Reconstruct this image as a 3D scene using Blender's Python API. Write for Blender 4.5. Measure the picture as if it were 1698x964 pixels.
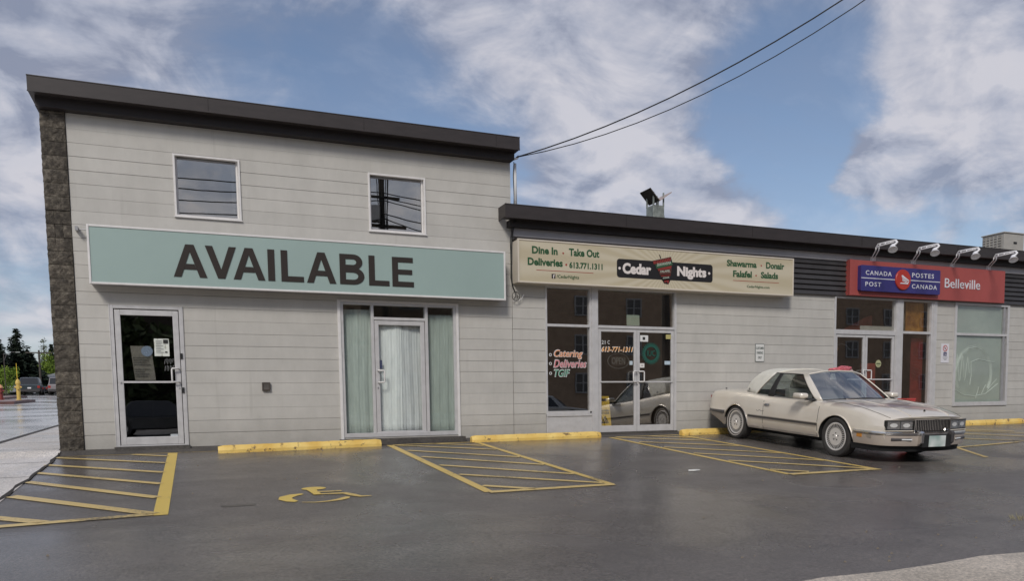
import bpy, bmesh, math, random
from mathutils import Vector, Matrix
R = math.radians
SC = bpy.context.scene
for o in list(bpy.data.objects): bpy.data.objects.remove(o)
random.seed(7)
COL = SC.collection

# ------------------------------------------------------------------ camera
cam_d = bpy.data.cameras.new('camera'); cam = bpy.data.objects.new('camera', cam_d); COL.objects.link(cam)
FPX, PY, YAW, PIT, ROLL = 1273.0, 775.95, .38685, -.081084, -.014549
_cy, _sy, _cp, _sp = math.cos(YAW), math.sin(YAW), math.cos(PIT), math.sin(PIT)
_f = Vector((_sy*_cp, _cy*_cp, _sp)); _r = Vector((_cy, -_sy, 0)); _u = _r.cross(_f)
_c, _s = math.cos(ROLL), math.sin(ROLL)
_r2 = _c*_r+_s*_u; _u2 = -_s*_r+_c*_u
M = Matrix((( _r2.x, _u2.x, -_f.x, 1.9916), (_r2.y, _u2.y, -_f.y, -13.6716), (_r2.z, _u2.z, -_f.z, .6043), (0, 0, 0, 1)))
cam.matrix_world = M
cam_d.sensor_fit = 'HORIZONTAL'; cam_d.sensor_width = 36; cam_d.lens = FPX/1698*36
cam_d.shift_y = (PY-482)/1698; cam_d.clip_end = 3000; cam_d.clip_start = .05
SC.camera = cam

# ------------------------------------------------------------------ light and sky
SUN = Vector((-.42, -.66, .62)).normalized()
EL = math.asin(SUN.z); AZ = math.atan2(SUN.x, SUN.y)
sd = bpy.data.lights.new('sun', 'SUN'); sd.energy = 1.5; sd.angle = R(14); sd.color = (1, .95, .88)
so = bpy.data.objects.new('sun', sd); COL.objects.link(so); so.rotation_euler = SUN.to_track_quat('Z', 'Y').to_euler()
SC.view_settings.view_transform = 'Standard'; SC.view_settings.look = 'None'
SC.view_settings.exposure = .50; SC.view_settings.gamma = 1; SC.view_settings.use_curve_mapping = False
W = bpy.data.worlds.new('World'); SC.world = W; W.use_nodes = True
nt = W.node_tree; nt.nodes.clear()
def nd(t, **k):
    n = nt.nodes.new(t)
    for a, b in k.items():
        if a == 'inp':
            for i, v in b.items(): n.inputs[i].default_value = v
        else: setattr(n, a, b)
    return n
def lk(a, b): nt.links.new(a, b)
def mth(op, a, b=None, clamp=False):
    n = nt.nodes.new('ShaderNodeMath'); n.operation = op; n.use_clamp = clamp
    for i, v in enumerate((a, b)):
        if v is None: continue
        if hasattr(v, 'node'): nt.links.new(v, n.inputs[i])
        else: n.inputs[i].default_value = v
    return n.outputs[0]
def world_sky():
    out = nd('ShaderNodeOutputWorld'); bg = nd('ShaderNodeBackground', inp={1: .1}); lk(bg.outputs[0], out.inputs[0])
    sky = nd('ShaderNodeTexSky'); sky.sky_type = 'NISHITA'; sky.sun_disc = False; sky.sun_elevation = EL; sky.sun_rotation = AZ
    sky.altitude = 100; sky.air_density = 1.0; sky.dust_density = .6; sky.ozone_density = 1.5
    tc = nd('ShaderNodeTexCoord')
    # clouds lie in a flat layer: project the direction onto it
    sep = nd('ShaderNodeSeparateXYZ'); lk(tc.outputs['Generated'], sep.inputs[0])
    den = mth('ADD', mth('MAXIMUM', sep.outputs[2], 0.0), .42)
    cx = mth('DIVIDE', sep.outputs[0], den); cy_ = mth('DIVIDE', sep.outputs[1], den)
    cmb = nd('ShaderNodeCombineXYZ'); lk(cx, cmb.inputs[0]); lk(cy_, cmb.inputs[1]); cmb.inputs[2].default_value = 1.3
    big = nd('ShaderNodeTexNoise', inp={'Scale': 2.3, 'Detail': 8, 'Roughness': .57, 'Distortion': .45}); lk(cmb.outputs[0], big.inputs['Vector'])
    mp = nd('ShaderNodeMapping', inp={'Location': (3.1, 7.7, 0), 'Scale': (1.2, 1.9, 1)}); lk(cmb.outputs[0], mp.inputs[0])
    shd = nd('ShaderNodeTexNoise', inp={'Scale': 2.6, 'Detail': 8, 'Roughness': .62, 'Distortion': .5}); lk(mp.outputs[0], shd.inputs['Vector'])
    acc = mth('ADD', mth('MULTIPLY', big.outputs['Fac'], .95), .17)
    # where cloud is thin (negative) and thick (positive), by compass direction and height
    BIAS = [(0.165,0.913,0.374,556,-0.16),
            (0.216,0.891,0.399,408,-0.20),
            (0.112,0.931,0.347,556,-0.14),
            (-0.025,0.936,0.350,556,-0.08),
            (0.060,0.947,0.316,988,-0.12),
            (0.261,0.905,0.337,247,-0.16),
            (0.330,0.889,0.319,408,-0.18),
            (0.396,0.858,0.327,556,-0.20),
            (0.019,0.917,0.399,800,-0.07),
            (0.595,0.724,0.349,247,-0.28),
            (0.649,0.688,0.324,247,-0.30),
            (0.577,0.753,0.317,800,-0.20),
            (0.688,0.650,0.322,556,-0.20),
            (0.663,0.701,0.264,988,-0.32),
            (0.667,0.714,0.213,556,-0.26),
            (0.690,0.659,0.300,2223,-0.10),
            (0.600,0.750,0.278,2223,-0.14),
            (0.764,0.618,0.186,556,-0.20),
            (0.792,0.577,0.198,556,-0.14),
            (0.612,0.695,0.379,800,-0.12),
            (0.730,0.652,0.204,800,-0.16),
            (-0.169,0.980,0.107,556,-0.06),
            (-0.165,0.962,0.218,1250,-0.05),
            (-0.113,0.923,0.368,89,0.16),
            (-0.146,0.956,0.255,165,0.12),
            (-0.027,0.913,0.408,247,0.12),
            (0.106,0.925,0.364,2552,0.12),
            (0.158,0.914,0.373,3473,0.14),
            (0.204,0.901,0.383,3473,0.12),
            (0.305,0.853,0.424,200,0.16),
            (0.434,0.808,0.399,247,0.12),
            (0.468,0.828,0.308,356,0.26),
            (0.441,0.854,0.278,556,0.22),
            (0.539,0.781,0.315,800,0.16),
            (0.562,0.790,0.244,661,0.26),
            (0.618,0.749,0.238,988,0.22),
            (0.582,0.770,0.261,2223,0.14),
            (0.701,0.664,0.262,1134,0.75),
            (0.726,0.642,0.247,2552,0.22),
            (0.732,0.625,0.271,2552,0.14),
            (0.744,0.579,0.334,165,0.30),
            (0.782,0.565,0.262,313,0.22),
            (0.696,0.612,0.376,408,0.16),
            (0.768,0.613,0.185,4134,0.28),
            (0.514,0.746,0.424,313,0.16),
            (0.365,0.858,0.361,1250,0.06),
            (0.756,0.613,0.229,1250,0.10),
            (0.667,0.648,0.368,2223,-0.06),
            (0.773,0.597,0.214,556,-0.06)]
    fine = nd('ShaderNodeTexNoise', inp={'Scale': 7.5, 'Detail': 9, 'Roughness': .62, 'Distortion': .6}); lk(cmb.outputs[0], fine.inputs['Vector'])
    # ragged edges: the direction is jittered by noise before the patches are measured
    wob = nd('ShaderNodeTexNoise', inp={'Scale': 5., 'Detail': 7, 'Roughness': .6}); lk(cmb.outputs[0], wob.inputs['Vector'])
    wv = nd('ShaderNodeVectorMath', operation='MULTIPLY_ADD'); lk(wob.outputs['Color'], wv.inputs[0]); wv.inputs[1].default_value = (.10, .10, .07); wv.inputs[2].default_value = (-.05, -.05, -.035)
    jit = nd('ShaderNodeVectorMath', operation='ADD'); lk(tc.outputs['Generated'], jit.inputs[0]); lk(wv.outputs[0], jit.inputs[1])
    for dx, dy, dz, k, w in BIAS:
        dp = nd('ShaderNodeVectorMath', operation='DISTANCE'); lk(jit.outputs[0], dp.inputs[0]); dp.inputs[1].default_value = (dx, dy, dz)
        e = mth('EXPONENT', mth('MULTIPLY', mth('MULTIPLY', dp.outputs['Value'], dp.outputs['Value']), -k*.5))
        acc = mth('ADD', acc, mth('MULTIPLY', e, w*1.15))
    acc = mth('ADD', acc, mth('MULTIPLY', mth('SUBTRACT', fine.outputs['Fac'], .5), .5))
    # relief: compare the cloud with itself a little way towards the sun
    off = nd('ShaderNodeVectorMath', operation='ADD'); lk(cmb.outputs[0], off.inputs[0]); off.inputs[1].default_value = (-.022, -.045, .0)
    fine2 = nd('ShaderNodeTexNoise', inp={'Scale': 7.5, 'Detail': 5, 'Roughness': .55, 'Distortion': .6}); lk(off.outputs[0], fine2.inputs['Vector'])
    fine3 = nd('ShaderNodeTexNoise', inp={'Scale': 7.5, 'Detail': 5, 'Roughness': .55, 'Distortion': .6}); lk(cmb.outputs[0], fine3.inputs['Vector'])
    relief = mth('MULTIPLY', mth('SUBTRACT', fine3.outputs['Fac'], fine2.outputs['Fac']), .7)
    mr = nd('ShaderNodeMapRange', interpolation_type='SMOOTHSTEP', inp={'From Min': .38, 'From Max': .82}); lk(acc, mr.inputs[0])
    ramp = nd('ShaderNodeValToRGB'); lk(mth('ADD', mth('ADD', mth('MULTIPLY', shd.outputs['Fac'], .70), relief), mth('MULTIPLY', mth('SUBTRACT', acc, .45), .26)), ramp.inputs[0])
    cr = ramp.color_ramp; cr.elements[0].position = .30; cr.elements[0].color = (.27, .295, .385, 1)
    cr.elements[1].position = .60; cr.elements[1].color = (.60, .595, .65, 1)
    e = cr.elements.new(.44); e.color = (.43, .45, .535, 1)
    sc = nd('ShaderNodeVectorMath', operation='SCALE'); lk(ramp.outputs[0], sc.inputs[0]); sc.inputs['Scale'].default_value = 7.3
    sks = nd('ShaderNodeVectorMath', operation='MULTIPLY'); lk(sky.outputs[0], sks.inputs[0]); sks.inputs[1].default_value = (.78, .73, .72)
    mx = nd('ShaderNodeMix', data_type='RGBA'); lk(mth('ADD', mth('MULTIPLY', mr.outputs[0], .78), mth('MULTIPLY', mth('SUBTRACT', shd.outputs['Fac'], .28), .55, True)), mx.inputs[0]); lk(sks.outputs[0], mx.inputs[6]); lk(sc.outputs[0], mx.inputs[7])
    lk(mx.outputs[2], bg.inputs[0])
world_sky()

# ------------------------------------------------------------------ materials
MATS = {}
def mat(name, col, rough=.6, metal=0., var=.0, vscale=6., bump=0., bscale=60., spec=.5, coat=0., col2=None, emit=None, objvar=0., stretch=(1, 1, 1), detail=5, rvar=0.):
    if name in MATS: return MATS[name]
    m = bpy.data.materials.new(name); m.use_nodes = True; MATS[name] = m
    t = m.node_tree; b = t.nodes['Principled BSDF']
    b.inputs['Base Color'].default_value = (*col, 1); b.inputs['Roughness'].default_value = rough
    b.inputs['Metallic'].default_value = metal; b.inputs['Specular IOR Level'].default_value = spec
    b.inputs['Coat Weight'].default_value = coat; b.inputs['Coat Roughness'].default_value = .08
    if emit: b.inputs['Emission Color'].default_value = (*emit[0], 1); b.inputs['Emission Strength'].default_value = emit[1]
    tc = t.nodes.new('ShaderNodeTexCoord'); geo = t.nodes.new('ShaderNodeNewGeometry')
    mp = t.nodes.new('ShaderNodeMapping'); t.links.new(geo.outputs['Position'], mp.inputs[0]); mp.inputs['Scale'].default_value = stretch
    last = None
    if var > 0 or col2:
        n = t.nodes.new('ShaderNodeTexNoise'); n.inputs['Scale'].default_value = vscale; n.inputs['Detail'].default_value = detail; n.inputs['Roughness'].default_value = .6
        t.links.new(mp.outputs[0], n.inputs['Vector'])
        r = t.nodes.new('ShaderNodeValToRGB'); t.links.new(n.outputs['Fac'], r.inputs[0])
        r.color_ramp.elements[0].position = .3; r.color_ramp.elements[1].position = .7
        lo = tuple(c*(1-var) for c in col); hi = tuple(min(1, c*(1+var)) for c in (col2 or col))
        r.color_ramp.elements[0].color = (*lo, 1); r.color_ramp.elements[1].color = (*hi, 1); last = r.outputs[0]
        if rvar:
            mr = t.nodes.new('ShaderNodeMapRange'); t.links.new(n.outputs['Fac'], mr.inputs[0]); mr.inputs[1].default_value = .3; mr.inputs[2].default_value = .7
            mr.inputs[3].default_value = rough-rvar; mr.inputs[4].default_value = rough+rvar; t.links.new(mr.outputs[0], b.inputs['Roughness'])
    if objvar:
        oi = t.nodes.new('ShaderNodeObjectInfo'); hsv = t.nodes.new('ShaderNodeHueSaturation')
        mr = t.nodes.new('ShaderNodeMapRange'); t.links.new(oi.outputs['Random'], mr.inputs[0]); mr.inputs[3].default_value = 1-objvar; mr.inputs[4].default_value = 1+objvar
        t.links.new(mr.outputs[0], hsv.inputs['Value'])
        if last: t.links.new(last, hsv.inputs['Color'])
        else: hsv.inputs['Color'].default_value = (*col, 1)
        last = hsv.outputs[0]
    if last: t.links.new(last, b.inputs['Base Color'])
    if bump:
        n2 = t.nodes.new('ShaderNodeTexNoise'); n2.inputs['Scale'].default_value = bscale; n2.inputs['Detail'].default_value = 4; t.links.new(mp.outputs[0], n2.inputs['Vector'])
        bp = t.nodes.new('ShaderNodeBump'); bp.inputs['Strength'].default_value = min(1, bump); bp.inputs['Distance'].default_value = .01
        t.links.new(n2.outputs['Fac'], bp.inputs['Height']); t.links.new(bp.outputs[0], b.inputs['Normal'])
    return m

def glass(name, tint=(.75, .8, .78), refl=.14, rough=0.0, gcol=(1, 1, 1)):
    if name in MATS: return MATS[name]
    m = bpy.data.materials.new(name); m.use_nodes = True; MATS[name] = m
    t = m.node_tree; t.nodes.clear()
    out = t.nodes.new('ShaderNodeOutputMaterial'); mx = t.nodes.new('ShaderNodeMixShader')
    tr = t.nodes.new('ShaderNodeBsdfTransparent'); tr.inputs[0].default_value = (*tint, 1)
    gl = t.nodes.new('ShaderNodeBsdfGlossy'); gl.inputs['Roughness'].default_value = rough; gl.inputs['Color'].default_value = (*gcol, 1)
    # Schlick reflectance, the same from both sides of the pane
    ge = t.nodes.new('ShaderNodeNewGeometry'); dp = t.nodes.new('ShaderNodeVectorMath'); dp.operation = 'DOT_PRODUCT'; t.links.new(ge.outputs['Incoming'], dp.inputs[0]); t.links.new(ge.outputs['Normal'], dp.inputs[1])
    def mm(op, a, b_=None):
        n = t.nodes.new('ShaderNodeMath'); n.operation = op; n.use_clamp = op == 'ADD'
        for i_, v in enumerate((a, b_)):
            if v is None: continue
            if hasattr(v, 'node'): t.links.new(v, n.inputs[i_])
            else: n.inputs[i_].default_value = v
        return n.outputs[0]
    p5 = mm('POWER', mm('SUBTRACT', 1.0, mm('ABSOLUTE', dp.outputs['Value'])), 5.0)
    ad = mm('ADD', mm('MULTIPLY', p5, .9), refl/2+.025)
    t.links.new(ad, mx.inputs[0])
    # faint waviness of float glass
    n = t.nodes.new('ShaderNodeTexNoise'); n.inputs['Scale'].default_value = 1.1; geo = t.nodes.new('ShaderNodeNewGeometry'); t.links.new(geo.outputs['Position'], n.inputs['Vector'])
    bp = t.nodes.new('ShaderNodeBump'); bp.inputs['Strength'].default_value = .05; bp.inputs['Distance'].default_value = .012; t.links.new(n.outputs['Fac'], bp.inputs['Height'])
    t.links.new(bp.outputs[0], gl.inputs['Normal'])
    t.links.new(tr.outputs[0], mx.inputs[1]); t.links.new(gl.outputs[0], mx.inputs[2]); t.links.new(mx.outputs[0], out.inputs[0])
    return m

def nodes_mat(name):
    m = bpy.data.materials.new(name); m.use_nodes = True; MATS[name] = m
    t = m.node_tree; b = t.nodes['Principled BSDF']
    def N(ty, inp=None, **k):
        n = t.nodes.new(ty)
        for a, v in k.items(): setattr(n, a, v)
        for i, v in (inp or {}).items():
            if hasattr(v, 'node'): t.links.new(v, n.inputs[i])
            else: n.inputs[i].default_value = v
        return n
    return m, t, b, N
def ramp(N, src, stops):
    r = N('ShaderNodeValToRGB', {0: src}); e = r.color_ramp.elements
    e[0].position, e[0].color = stops[0][0], (*stops[0][1], 1); e[1].position, e[1].color = stops[-1][0], (*stops[-1][1], 1)
    for p, c in stops[1:-1]: q = e.new(p); q.color = (*c, 1)
    return r.outputs[0]

def clampf(a, lo, hi): return max(lo, min(hi, a))
YB = [-400, -34, -22, -14, -9.4, -.28, 0, 30, 60, 90, 130, 400]
XB = [-400, -60, -12, -5, -1.2, 0, 30, 60, 400]
def gz(x, y):
    xc = clampf(x, -5, 30)
    pl = lambda yy: -.06+.003*xc+.0724*yy
    if y >= 0: return .03*min(y, 130)
    if y >= -.28: t = y/-.28; return t*pl(-.28)
    if y >= -14: return pl(y)
    if y >= -22: t = (y+14)/-8; return pl(-14)*(1-t)+(-.42)*t
    if y >= -34: t = (y+22)/-12; return -.42*(1-t)+.05*t
    return .05
def wet_asphalt(name, lo, hi, wetlo=.16, wethi=.5, patch=.35, spec=.5, puddles=()):
    m, t, b, N = nodes_mat(name)
    g = N('ShaderNodeNewGeometry'); P = g.outputs['Position']
    fine = N('ShaderNodeTexNoise', {'Vector': P, 'Scale': 95., 'Detail': 3, 'Roughness': .7})
    mid = N('ShaderNodeTexNoise', {'Vector': P, 'Scale': 2.2, 'Detail': 6, 'Roughness': .6})
    big = N('ShaderNodeTexNoise', {'Vector': P, 'Scale': patch, 'Detail': 5, 'Roughness': .55, 'Distortion': .4})
    mps = N('ShaderNodeMapping', {'Vector': P, 'Scale': (.35, 2.2, 1)})
    streak = N('ShaderNodeTexNoise', {'Vector': mps.outputs[0], 'Scale': .9, 'Detail': 5, 'Roughness': .6})
    mixf = N('ShaderNodeMath', {0: mid.outputs['Fac'], 1: streak.outputs['Fac']}, operation='ADD')
    mixf2 = N('ShaderNodeMath', {0: mixf.outputs[0], 1: .5}, operation='MULTIPLY')
    c1 = ramp(N, mixf2.outputs[0], [(.36, lo), (.62, hi)])
    grit = N('ShaderNodeTexNoise', {'Vector': P, 'Scale': 34., 'Detail': 7, 'Roughness': .9})
    sp = ramp(N, grit.outputs['Fac'], [(.36, (.5, .5, .5)), (.5, (1, 1, 1)), (.64, (1.7, 1.65, 1.58))])
    mul = N('ShaderNodeMix', data_type='RGBA', blend_type='MULTIPLY'); mul.inputs[0].default_value = 1
    wp = N('ShaderNodeTexNoise', {'Vector': P, 'Scale': 1.6, 'Detail': 5}); wv = N('ShaderNodeVectorMath', {0: wp.outputs['Color'], 1: (.9, .9, .9), 2: P}, operation='MULTIPLY_ADD')
    vo = N('ShaderNodeTexVoronoi', {'Vector': wv.outputs[0], 'Scale': .33}, feature='DISTANCE_TO_EDGE'); ck = N('ShaderNodeMapRange', {0: vo.outputs['Distance'], 1: .0, 2: .012, 3: .16, 4: 0.})
    ckm = N('ShaderNodeMath', {0: ck.outputs[0], 1: N('ShaderNodeMapRange', {0: big.outputs['Fac'], 1: .44, 2: .56}).outputs[0]}, operation='MULTIPLY')
    blot = N('ShaderNodeTexNoise', {'Vector': P, 'Scale': .55, 'Detail': 4, 'Roughness': .5}); bt = ramp(N, blot.outputs['Fac'], [(.35, (.90, .895, .89)), (.65, (1.08, 1.075, 1.07))])
    m2 = N('ShaderNodeMix', data_type='RGBA', blend_type='MULTIPLY'); m2.inputs[0].default_value = 1; t.links.new(c1, m2.inputs[6]); t.links.new(bt, m2.inputs[7])
    spot = N('ShaderNodeTexVoronoi', {'Vector': wv.outputs[0], 'Scale': 1.1}, feature='F1'); so_ = N('ShaderNodeMapRange', {0: spot.outputs['Distance'], 1: .07, 2: .13, 3: .22, 4: 0.})
    dk = N('ShaderNodeMath', {0: ckm.outputs[0], 1: N('ShaderNodeMath', {0: so_.outputs[0], 1: mid.outputs['Fac']}, operation='MULTIPLY').outputs[0]}, operation='MAXIMUM')
    m3 = N('ShaderNodeMix', data_type='RGBA'); t.links.new(dk.outputs[0], m3.inputs[0]); t.links.new(m2.outputs[2], m3.inputs[6]); m3.inputs[7].default_value = (.018, .016, .014, 1)
    t.links.new(m3.outputs[2], mul.inputs[6]); t.links.new(sp, mul.inputs[7]); t.links.new(mul.outputs[2], b.inputs['Base Color'])
    rg = N('ShaderNodeMapRange', {0: big.outputs['Fac'], 1: .42, 2: .62, 3: wethi, 4: wetlo}, interpolation_type='SMOOTHSTEP'); t.links.new(rg.outputs[0], b.inputs['Roughness'])
    b.inputs['Specular IOR Level'].default_value = spec
    if puddles:   # films of rain water lying in shallow dips
        acc = None
        for (px, py, r) in puddles:
            d = N('ShaderNodeVectorMath', {0: P, 1: (px, py, gz(px, py))}, operation='DISTANCE'); k = N('ShaderNodeMapRange', {0: d.outputs['Value'], 1: r*.3, 2: r, 3: 1., 4: 0.})
            acc = k.outputs[0] if acc is None else N('ShaderNodeMath', {0: acc, 1: k.outputs[0]}, operation='MAXIMUM').outputs[0]
        w = N('ShaderNodeMath', {0: acc, 1: N('ShaderNodeMath', {0: streak.outputs['Fac'], 1: 1.25}, operation='MULTIPLY').outputs[0]}, operation='MULTIPLY')
        wk = N('ShaderNodeMapRange', {0: w.outputs[0], 1: .20, 2: .48, 3: 0., 4: 1.}, interpolation_type='SMOOTHSTEP')
        rr = N('ShaderNodeMix', {0: wk.outputs[0]}, data_type='FLOAT'); t.links.new(rg.outputs[0], rr.inputs[2]); rr.inputs[3].default_value = .17; t.links.new(rr.outputs[0], b.inputs['Roughness'])
        sl = N('ShaderNodeMapRange', {0: wk.outputs[0], 3: spec, 4: 1.0}); t.links.new(sl.outputs[0], b.inputs['Specular IOR Level'])
    bs = N('ShaderNodeMapRange', {0: big.outputs['Fac'], 1: .42, 2: .62, 3: .55, 4: .14})
    hsum = N('ShaderNodeMath', {0: fine.outputs['Fac'], 1: grit.outputs['Fac']}, operation='ADD')
    bp = N('ShaderNodeBump', {'Height': hsum.outputs[0], 'Distance': .007, 'Strength': bs.outputs[0]}); t.links.new(bp.outputs[0], b.inputs['Normal'])
    return m
M_ASPH = wet_asphalt('lot_asphalt', (.105, .094, .086), (.140, .126, .116), .20, .40, spec=.55, puddles=((.5, -7.2, 2.6), (1.9, -8.2, 1.8), (9.7, -5.9, .9), (13.6, -5.3, 1.2), (8.5, -7.8, 1.2)))
M_APRON = wet_asphalt('apron_asphalt', (.055, .05, .047), (.085, .078, .07), .5, .75)
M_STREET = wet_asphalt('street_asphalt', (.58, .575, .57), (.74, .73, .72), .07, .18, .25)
M_CONC = wet_asphalt('sidewalk_concrete', (.56, .52, .47), (.70, .655, .60), .16, .4, .5)
M_GND = wet_asphalt('far_ground', (.07, .068, .06), (.11, .105, .09), .3, .6)

def painted_block(name, lo, hi):
    m, t, b, N = nodes_mat(name)
    P = N('ShaderNodeNewGeometry').outputs['Position']
    oi = N('ShaderNodeObjectInfo')
    n1 = N('ShaderNodeTexNoise', {'Vector': P, 'Scale': 1.3, 'Detail': 6, 'Roughness': .6})
    mp = N('ShaderNodeMapping', {'Vector': P, 'Scale': (1.3, 1, .6)})
    n2 = N('ShaderNodeTexNoise', {'Vector': mp.outputs[0], 'Scale': 2.5, 'Detail': 6, 'Roughness': .65})
    a = N('ShaderNodeMath', {0: n1.outputs['Fac'], 1: n2.outputs['Fac']}, operation='ADD'); a2 = N('ShaderNodeMath', {0: a.outputs[0], 1: .5}, operation='MULTIPLY')
    c = ramp(N, a2.outputs[0], [(.36, lo), (.62, hi)])
    # blocks 40 cm long in half bond: each takes the paint a little differently
    sx = N('ShaderNodeSeparateXYZ', {0: P})
    cb = N('ShaderNodeCombineXYZ', {0: sx.outputs[0], 1: sx.outputs[2]})
    br = N('ShaderNodeTexBrick', {'Vector': cb.outputs[0], 'Scale': 1.0, 'Mortar Size': .0035, 'Mortar Smooth': .4, 'Brick Width': .4064, 'Row Height': .2032, 'Color1': (.99, .99, .988, 1), 'Color2': (1.01, 1.01, 1.008, 1), 'Mortar': (.975, .972, .968, 1)}, offset=.5)
    mpb = N('ShaderNodeVectorMath', {0: cb.outputs[0], 1: (.10, .181, 0)}, operation='ADD'); t.links.new(mpb.outputs[0], br.inputs['Vector'])
    mul = N('ShaderNodeMix', data_type='RGBA', blend_type='MULTIPLY'); mul.inputs[0].default_value = 1
    t.links.new(c, mul.inputs[6]); t.links.new(br.outputs['Color'], mul.inputs[7])
    # splash dirt within half a metre of the ground, and rain streaks
    gz_ = N('ShaderNodeMapRange', {0: sx.outputs[2], 1: .02, 2: .5, 3: 1., 4: 0.})
    dn = N('ShaderNodeTexNoise', {'Vector': P, 'Scale': 5., 'Detail': 6, 'Roughness': .7})
    dm = N('ShaderNodeMath', {0: gz_.outputs[0], 1: dn.outputs['Fac']}, operation='MULTIPLY'); dm2 = N('ShaderNodeMath', {0: dm.outputs[0], 1: .75}, operation='MULTIPLY', use_clamp=True)
    mps = N('ShaderNodeMapping', {'Vector': P, 'Scale': (5., 1, .28)}); st = N('ShaderNodeTexNoise', {'Vector': mps.outputs[0], 'Scale': 1.6, 'Detail': 4, 'Roughness': .55})
    sk = N('ShaderNodeMapRange', {0: st.outputs['Fac'], 1: .62, 2: .76, 3: 0., 4: .24}); dm3 = N('ShaderNodeMath', {0: dm2.outputs[0], 1: sk.outputs[0]}, operation='MAXIMUM')
    mx = N('ShaderNodeMix', data_type='RGBA'); t.links.new(dm3.outputs[0], mx.inputs[0]); t.links.new(mul.outputs[2], mx.inputs[6]); mx.inputs[7].default_value = (.25, .235, .205, 1)
    hsv = N('ShaderNodeHueSaturation', {'Color': mx.outputs[2]}); mr = N('ShaderNodeMapRange', {0: oi.outputs['Random'], 3: .965, 4: 1.035}); t.links.new(mr.outputs[0], hsv.inputs['Value'])
    t.links.new(hsv.outputs[0], b.inputs['Base Color']); b.inputs['Roughness'].default_value = .62; b.inputs['Specular IOR Level'].default_value = .35
    n3 = N('ShaderNodeTexNoise', {'Vector': P, 'Scale': 70., 'Detail': 5, 'Roughness': .7})
    bp = N('ShaderNodeBump', {'Height': n3.outputs['Fac'], 'Distance': .008, 'Strength': .35}); bp2 = N('ShaderNodeBump', {'Height': br.outputs['Fac'], 'Distance': -.002, 'Strength': .10, 'Normal': bp.outputs[0]})
    t.links.new(bp2.outputs[0], b.inputs['Normal'])
    return m
M_WALL = painted_block('painted_block', (.455, .44, .405), (.53, .512, .472))
M_MORTAR = mat('painted_mortar', (.33, .31, .285), .9)
def split_stone():
    m, t, b, N = nodes_mat('split_stone')
    P = N('ShaderNodeNewGeometry').outputs['Position']; oi = N('ShaderNodeObjectInfo')
    n = N('ShaderNodeTexNoise', {'Vector': P, 'Scale': 14., 'Detail': 9, 'Roughness': .72})
    c = ramp(N, n.outputs['Fac'], [(.3, (.034, .029, .024)), (.5, (.115, .098, .077)), (.7, (.29, .255, .20))])
    hsv = N('ShaderNodeHueSaturation', {'Color': c}); mr = N('ShaderNodeMapRange', {0: oi.outputs['Random'], 3: .6, 4: 1.15}); t.links.new(mr.outputs[0], hsv.inputs['Value'])
    t.links.new(hsv.outputs[0], b.inputs['Base Color']); b.inputs['Roughness'].default_value = .9
    mp = N('ShaderNodeMapping', {'Vector': P, 'Scale': (1, 1, 2.2), 'Rotation': (0, .5, 0)})
    n2 = N('ShaderNodeTexNoise', {'Vector': mp.outputs[0], 'Scale': 30., 'Detail': 8, 'Roughness': .7, 'Distortion': .8})
    bp = N('ShaderNodeBump', {'Height': n2.outputs['Fac'], 'Distance': .04, 'Strength': .9}); t.links.new(bp.outputs[0], b.inputs['Normal'])
    return m
M_STONE = split_stone()
M_FASC = mat('brown_flashing', (.034, .027, .025), .5, .0, var=.18, vscale=3, stretch=(1, 1, 4))
M_FASC2 = mat('brown_flashing_under', (.022, .017, .016), .6, var=.15, vscale=3)
M_ALU = mat('white_aluminium', (.56, .55, .545), .38, .15, var=.08, vscale=7, rvar=.08)
M_ALUW = mat('white_vinyl', (.70, .68, .66), .45, var=.06, vscale=9)
M_ALUD = mat('dull_aluminium', (.36, .355, .36), .4, .3, var=.1, vscale=6)
M_STEEL = mat('brushed_steel', (.55, .55, .55), .28, .9)
M_BLACK = mat('black_rubber', (.016, .016, .016), .6)
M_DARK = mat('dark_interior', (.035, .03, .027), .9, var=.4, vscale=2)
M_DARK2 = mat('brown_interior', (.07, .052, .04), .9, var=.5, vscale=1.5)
M_YEL = None
def yellow_concrete():
    m, t, b, N = nodes_mat('yellow_concrete'); P = N('ShaderNodeNewGeometry').outputs['Position']
    n = N('ShaderNodeTexNoise', {'Vector': P, 'Scale': 9., 'Detail': 8, 'Roughness': .72}); n2 = N('ShaderNodeTexNoise', {'Vector': P, 'Scale': 2.5, 'Detail': 5})
    sx = N('ShaderNodeSeparateXYZ', {0: P})
    c = ramp(N, n2.outputs['Fac'], [(.35, (.72, .46, .10)), (.65, (.86, .63, .20))])
    k = N('ShaderNodeMapRange', {0: n.outputs['Fac'], 1: .56, 2: .64}, interpolation_type='SMOOTHSTEP')
    mx = N('ShaderNodeMix', data_type='RGBA'); t.links.new(k.outputs[0], mx.inputs[0]); t.links.new(c, mx.inputs[6]); mx.inputs[7].default_value = (.20, .13, .06, 1)
    t.links.new(mx.outputs[2], b.inputs['Base Color']); b.inputs['Roughness'].default_value = .55
    bp = N('ShaderNodeBump', {'Height': n.outputs['Fac'], 'Distance': .02, 'Strength': .5}); t.links.new(bp.outputs[0], b.inputs['Normal'])
    return m
M_YEL = yellow_concrete()
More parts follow.
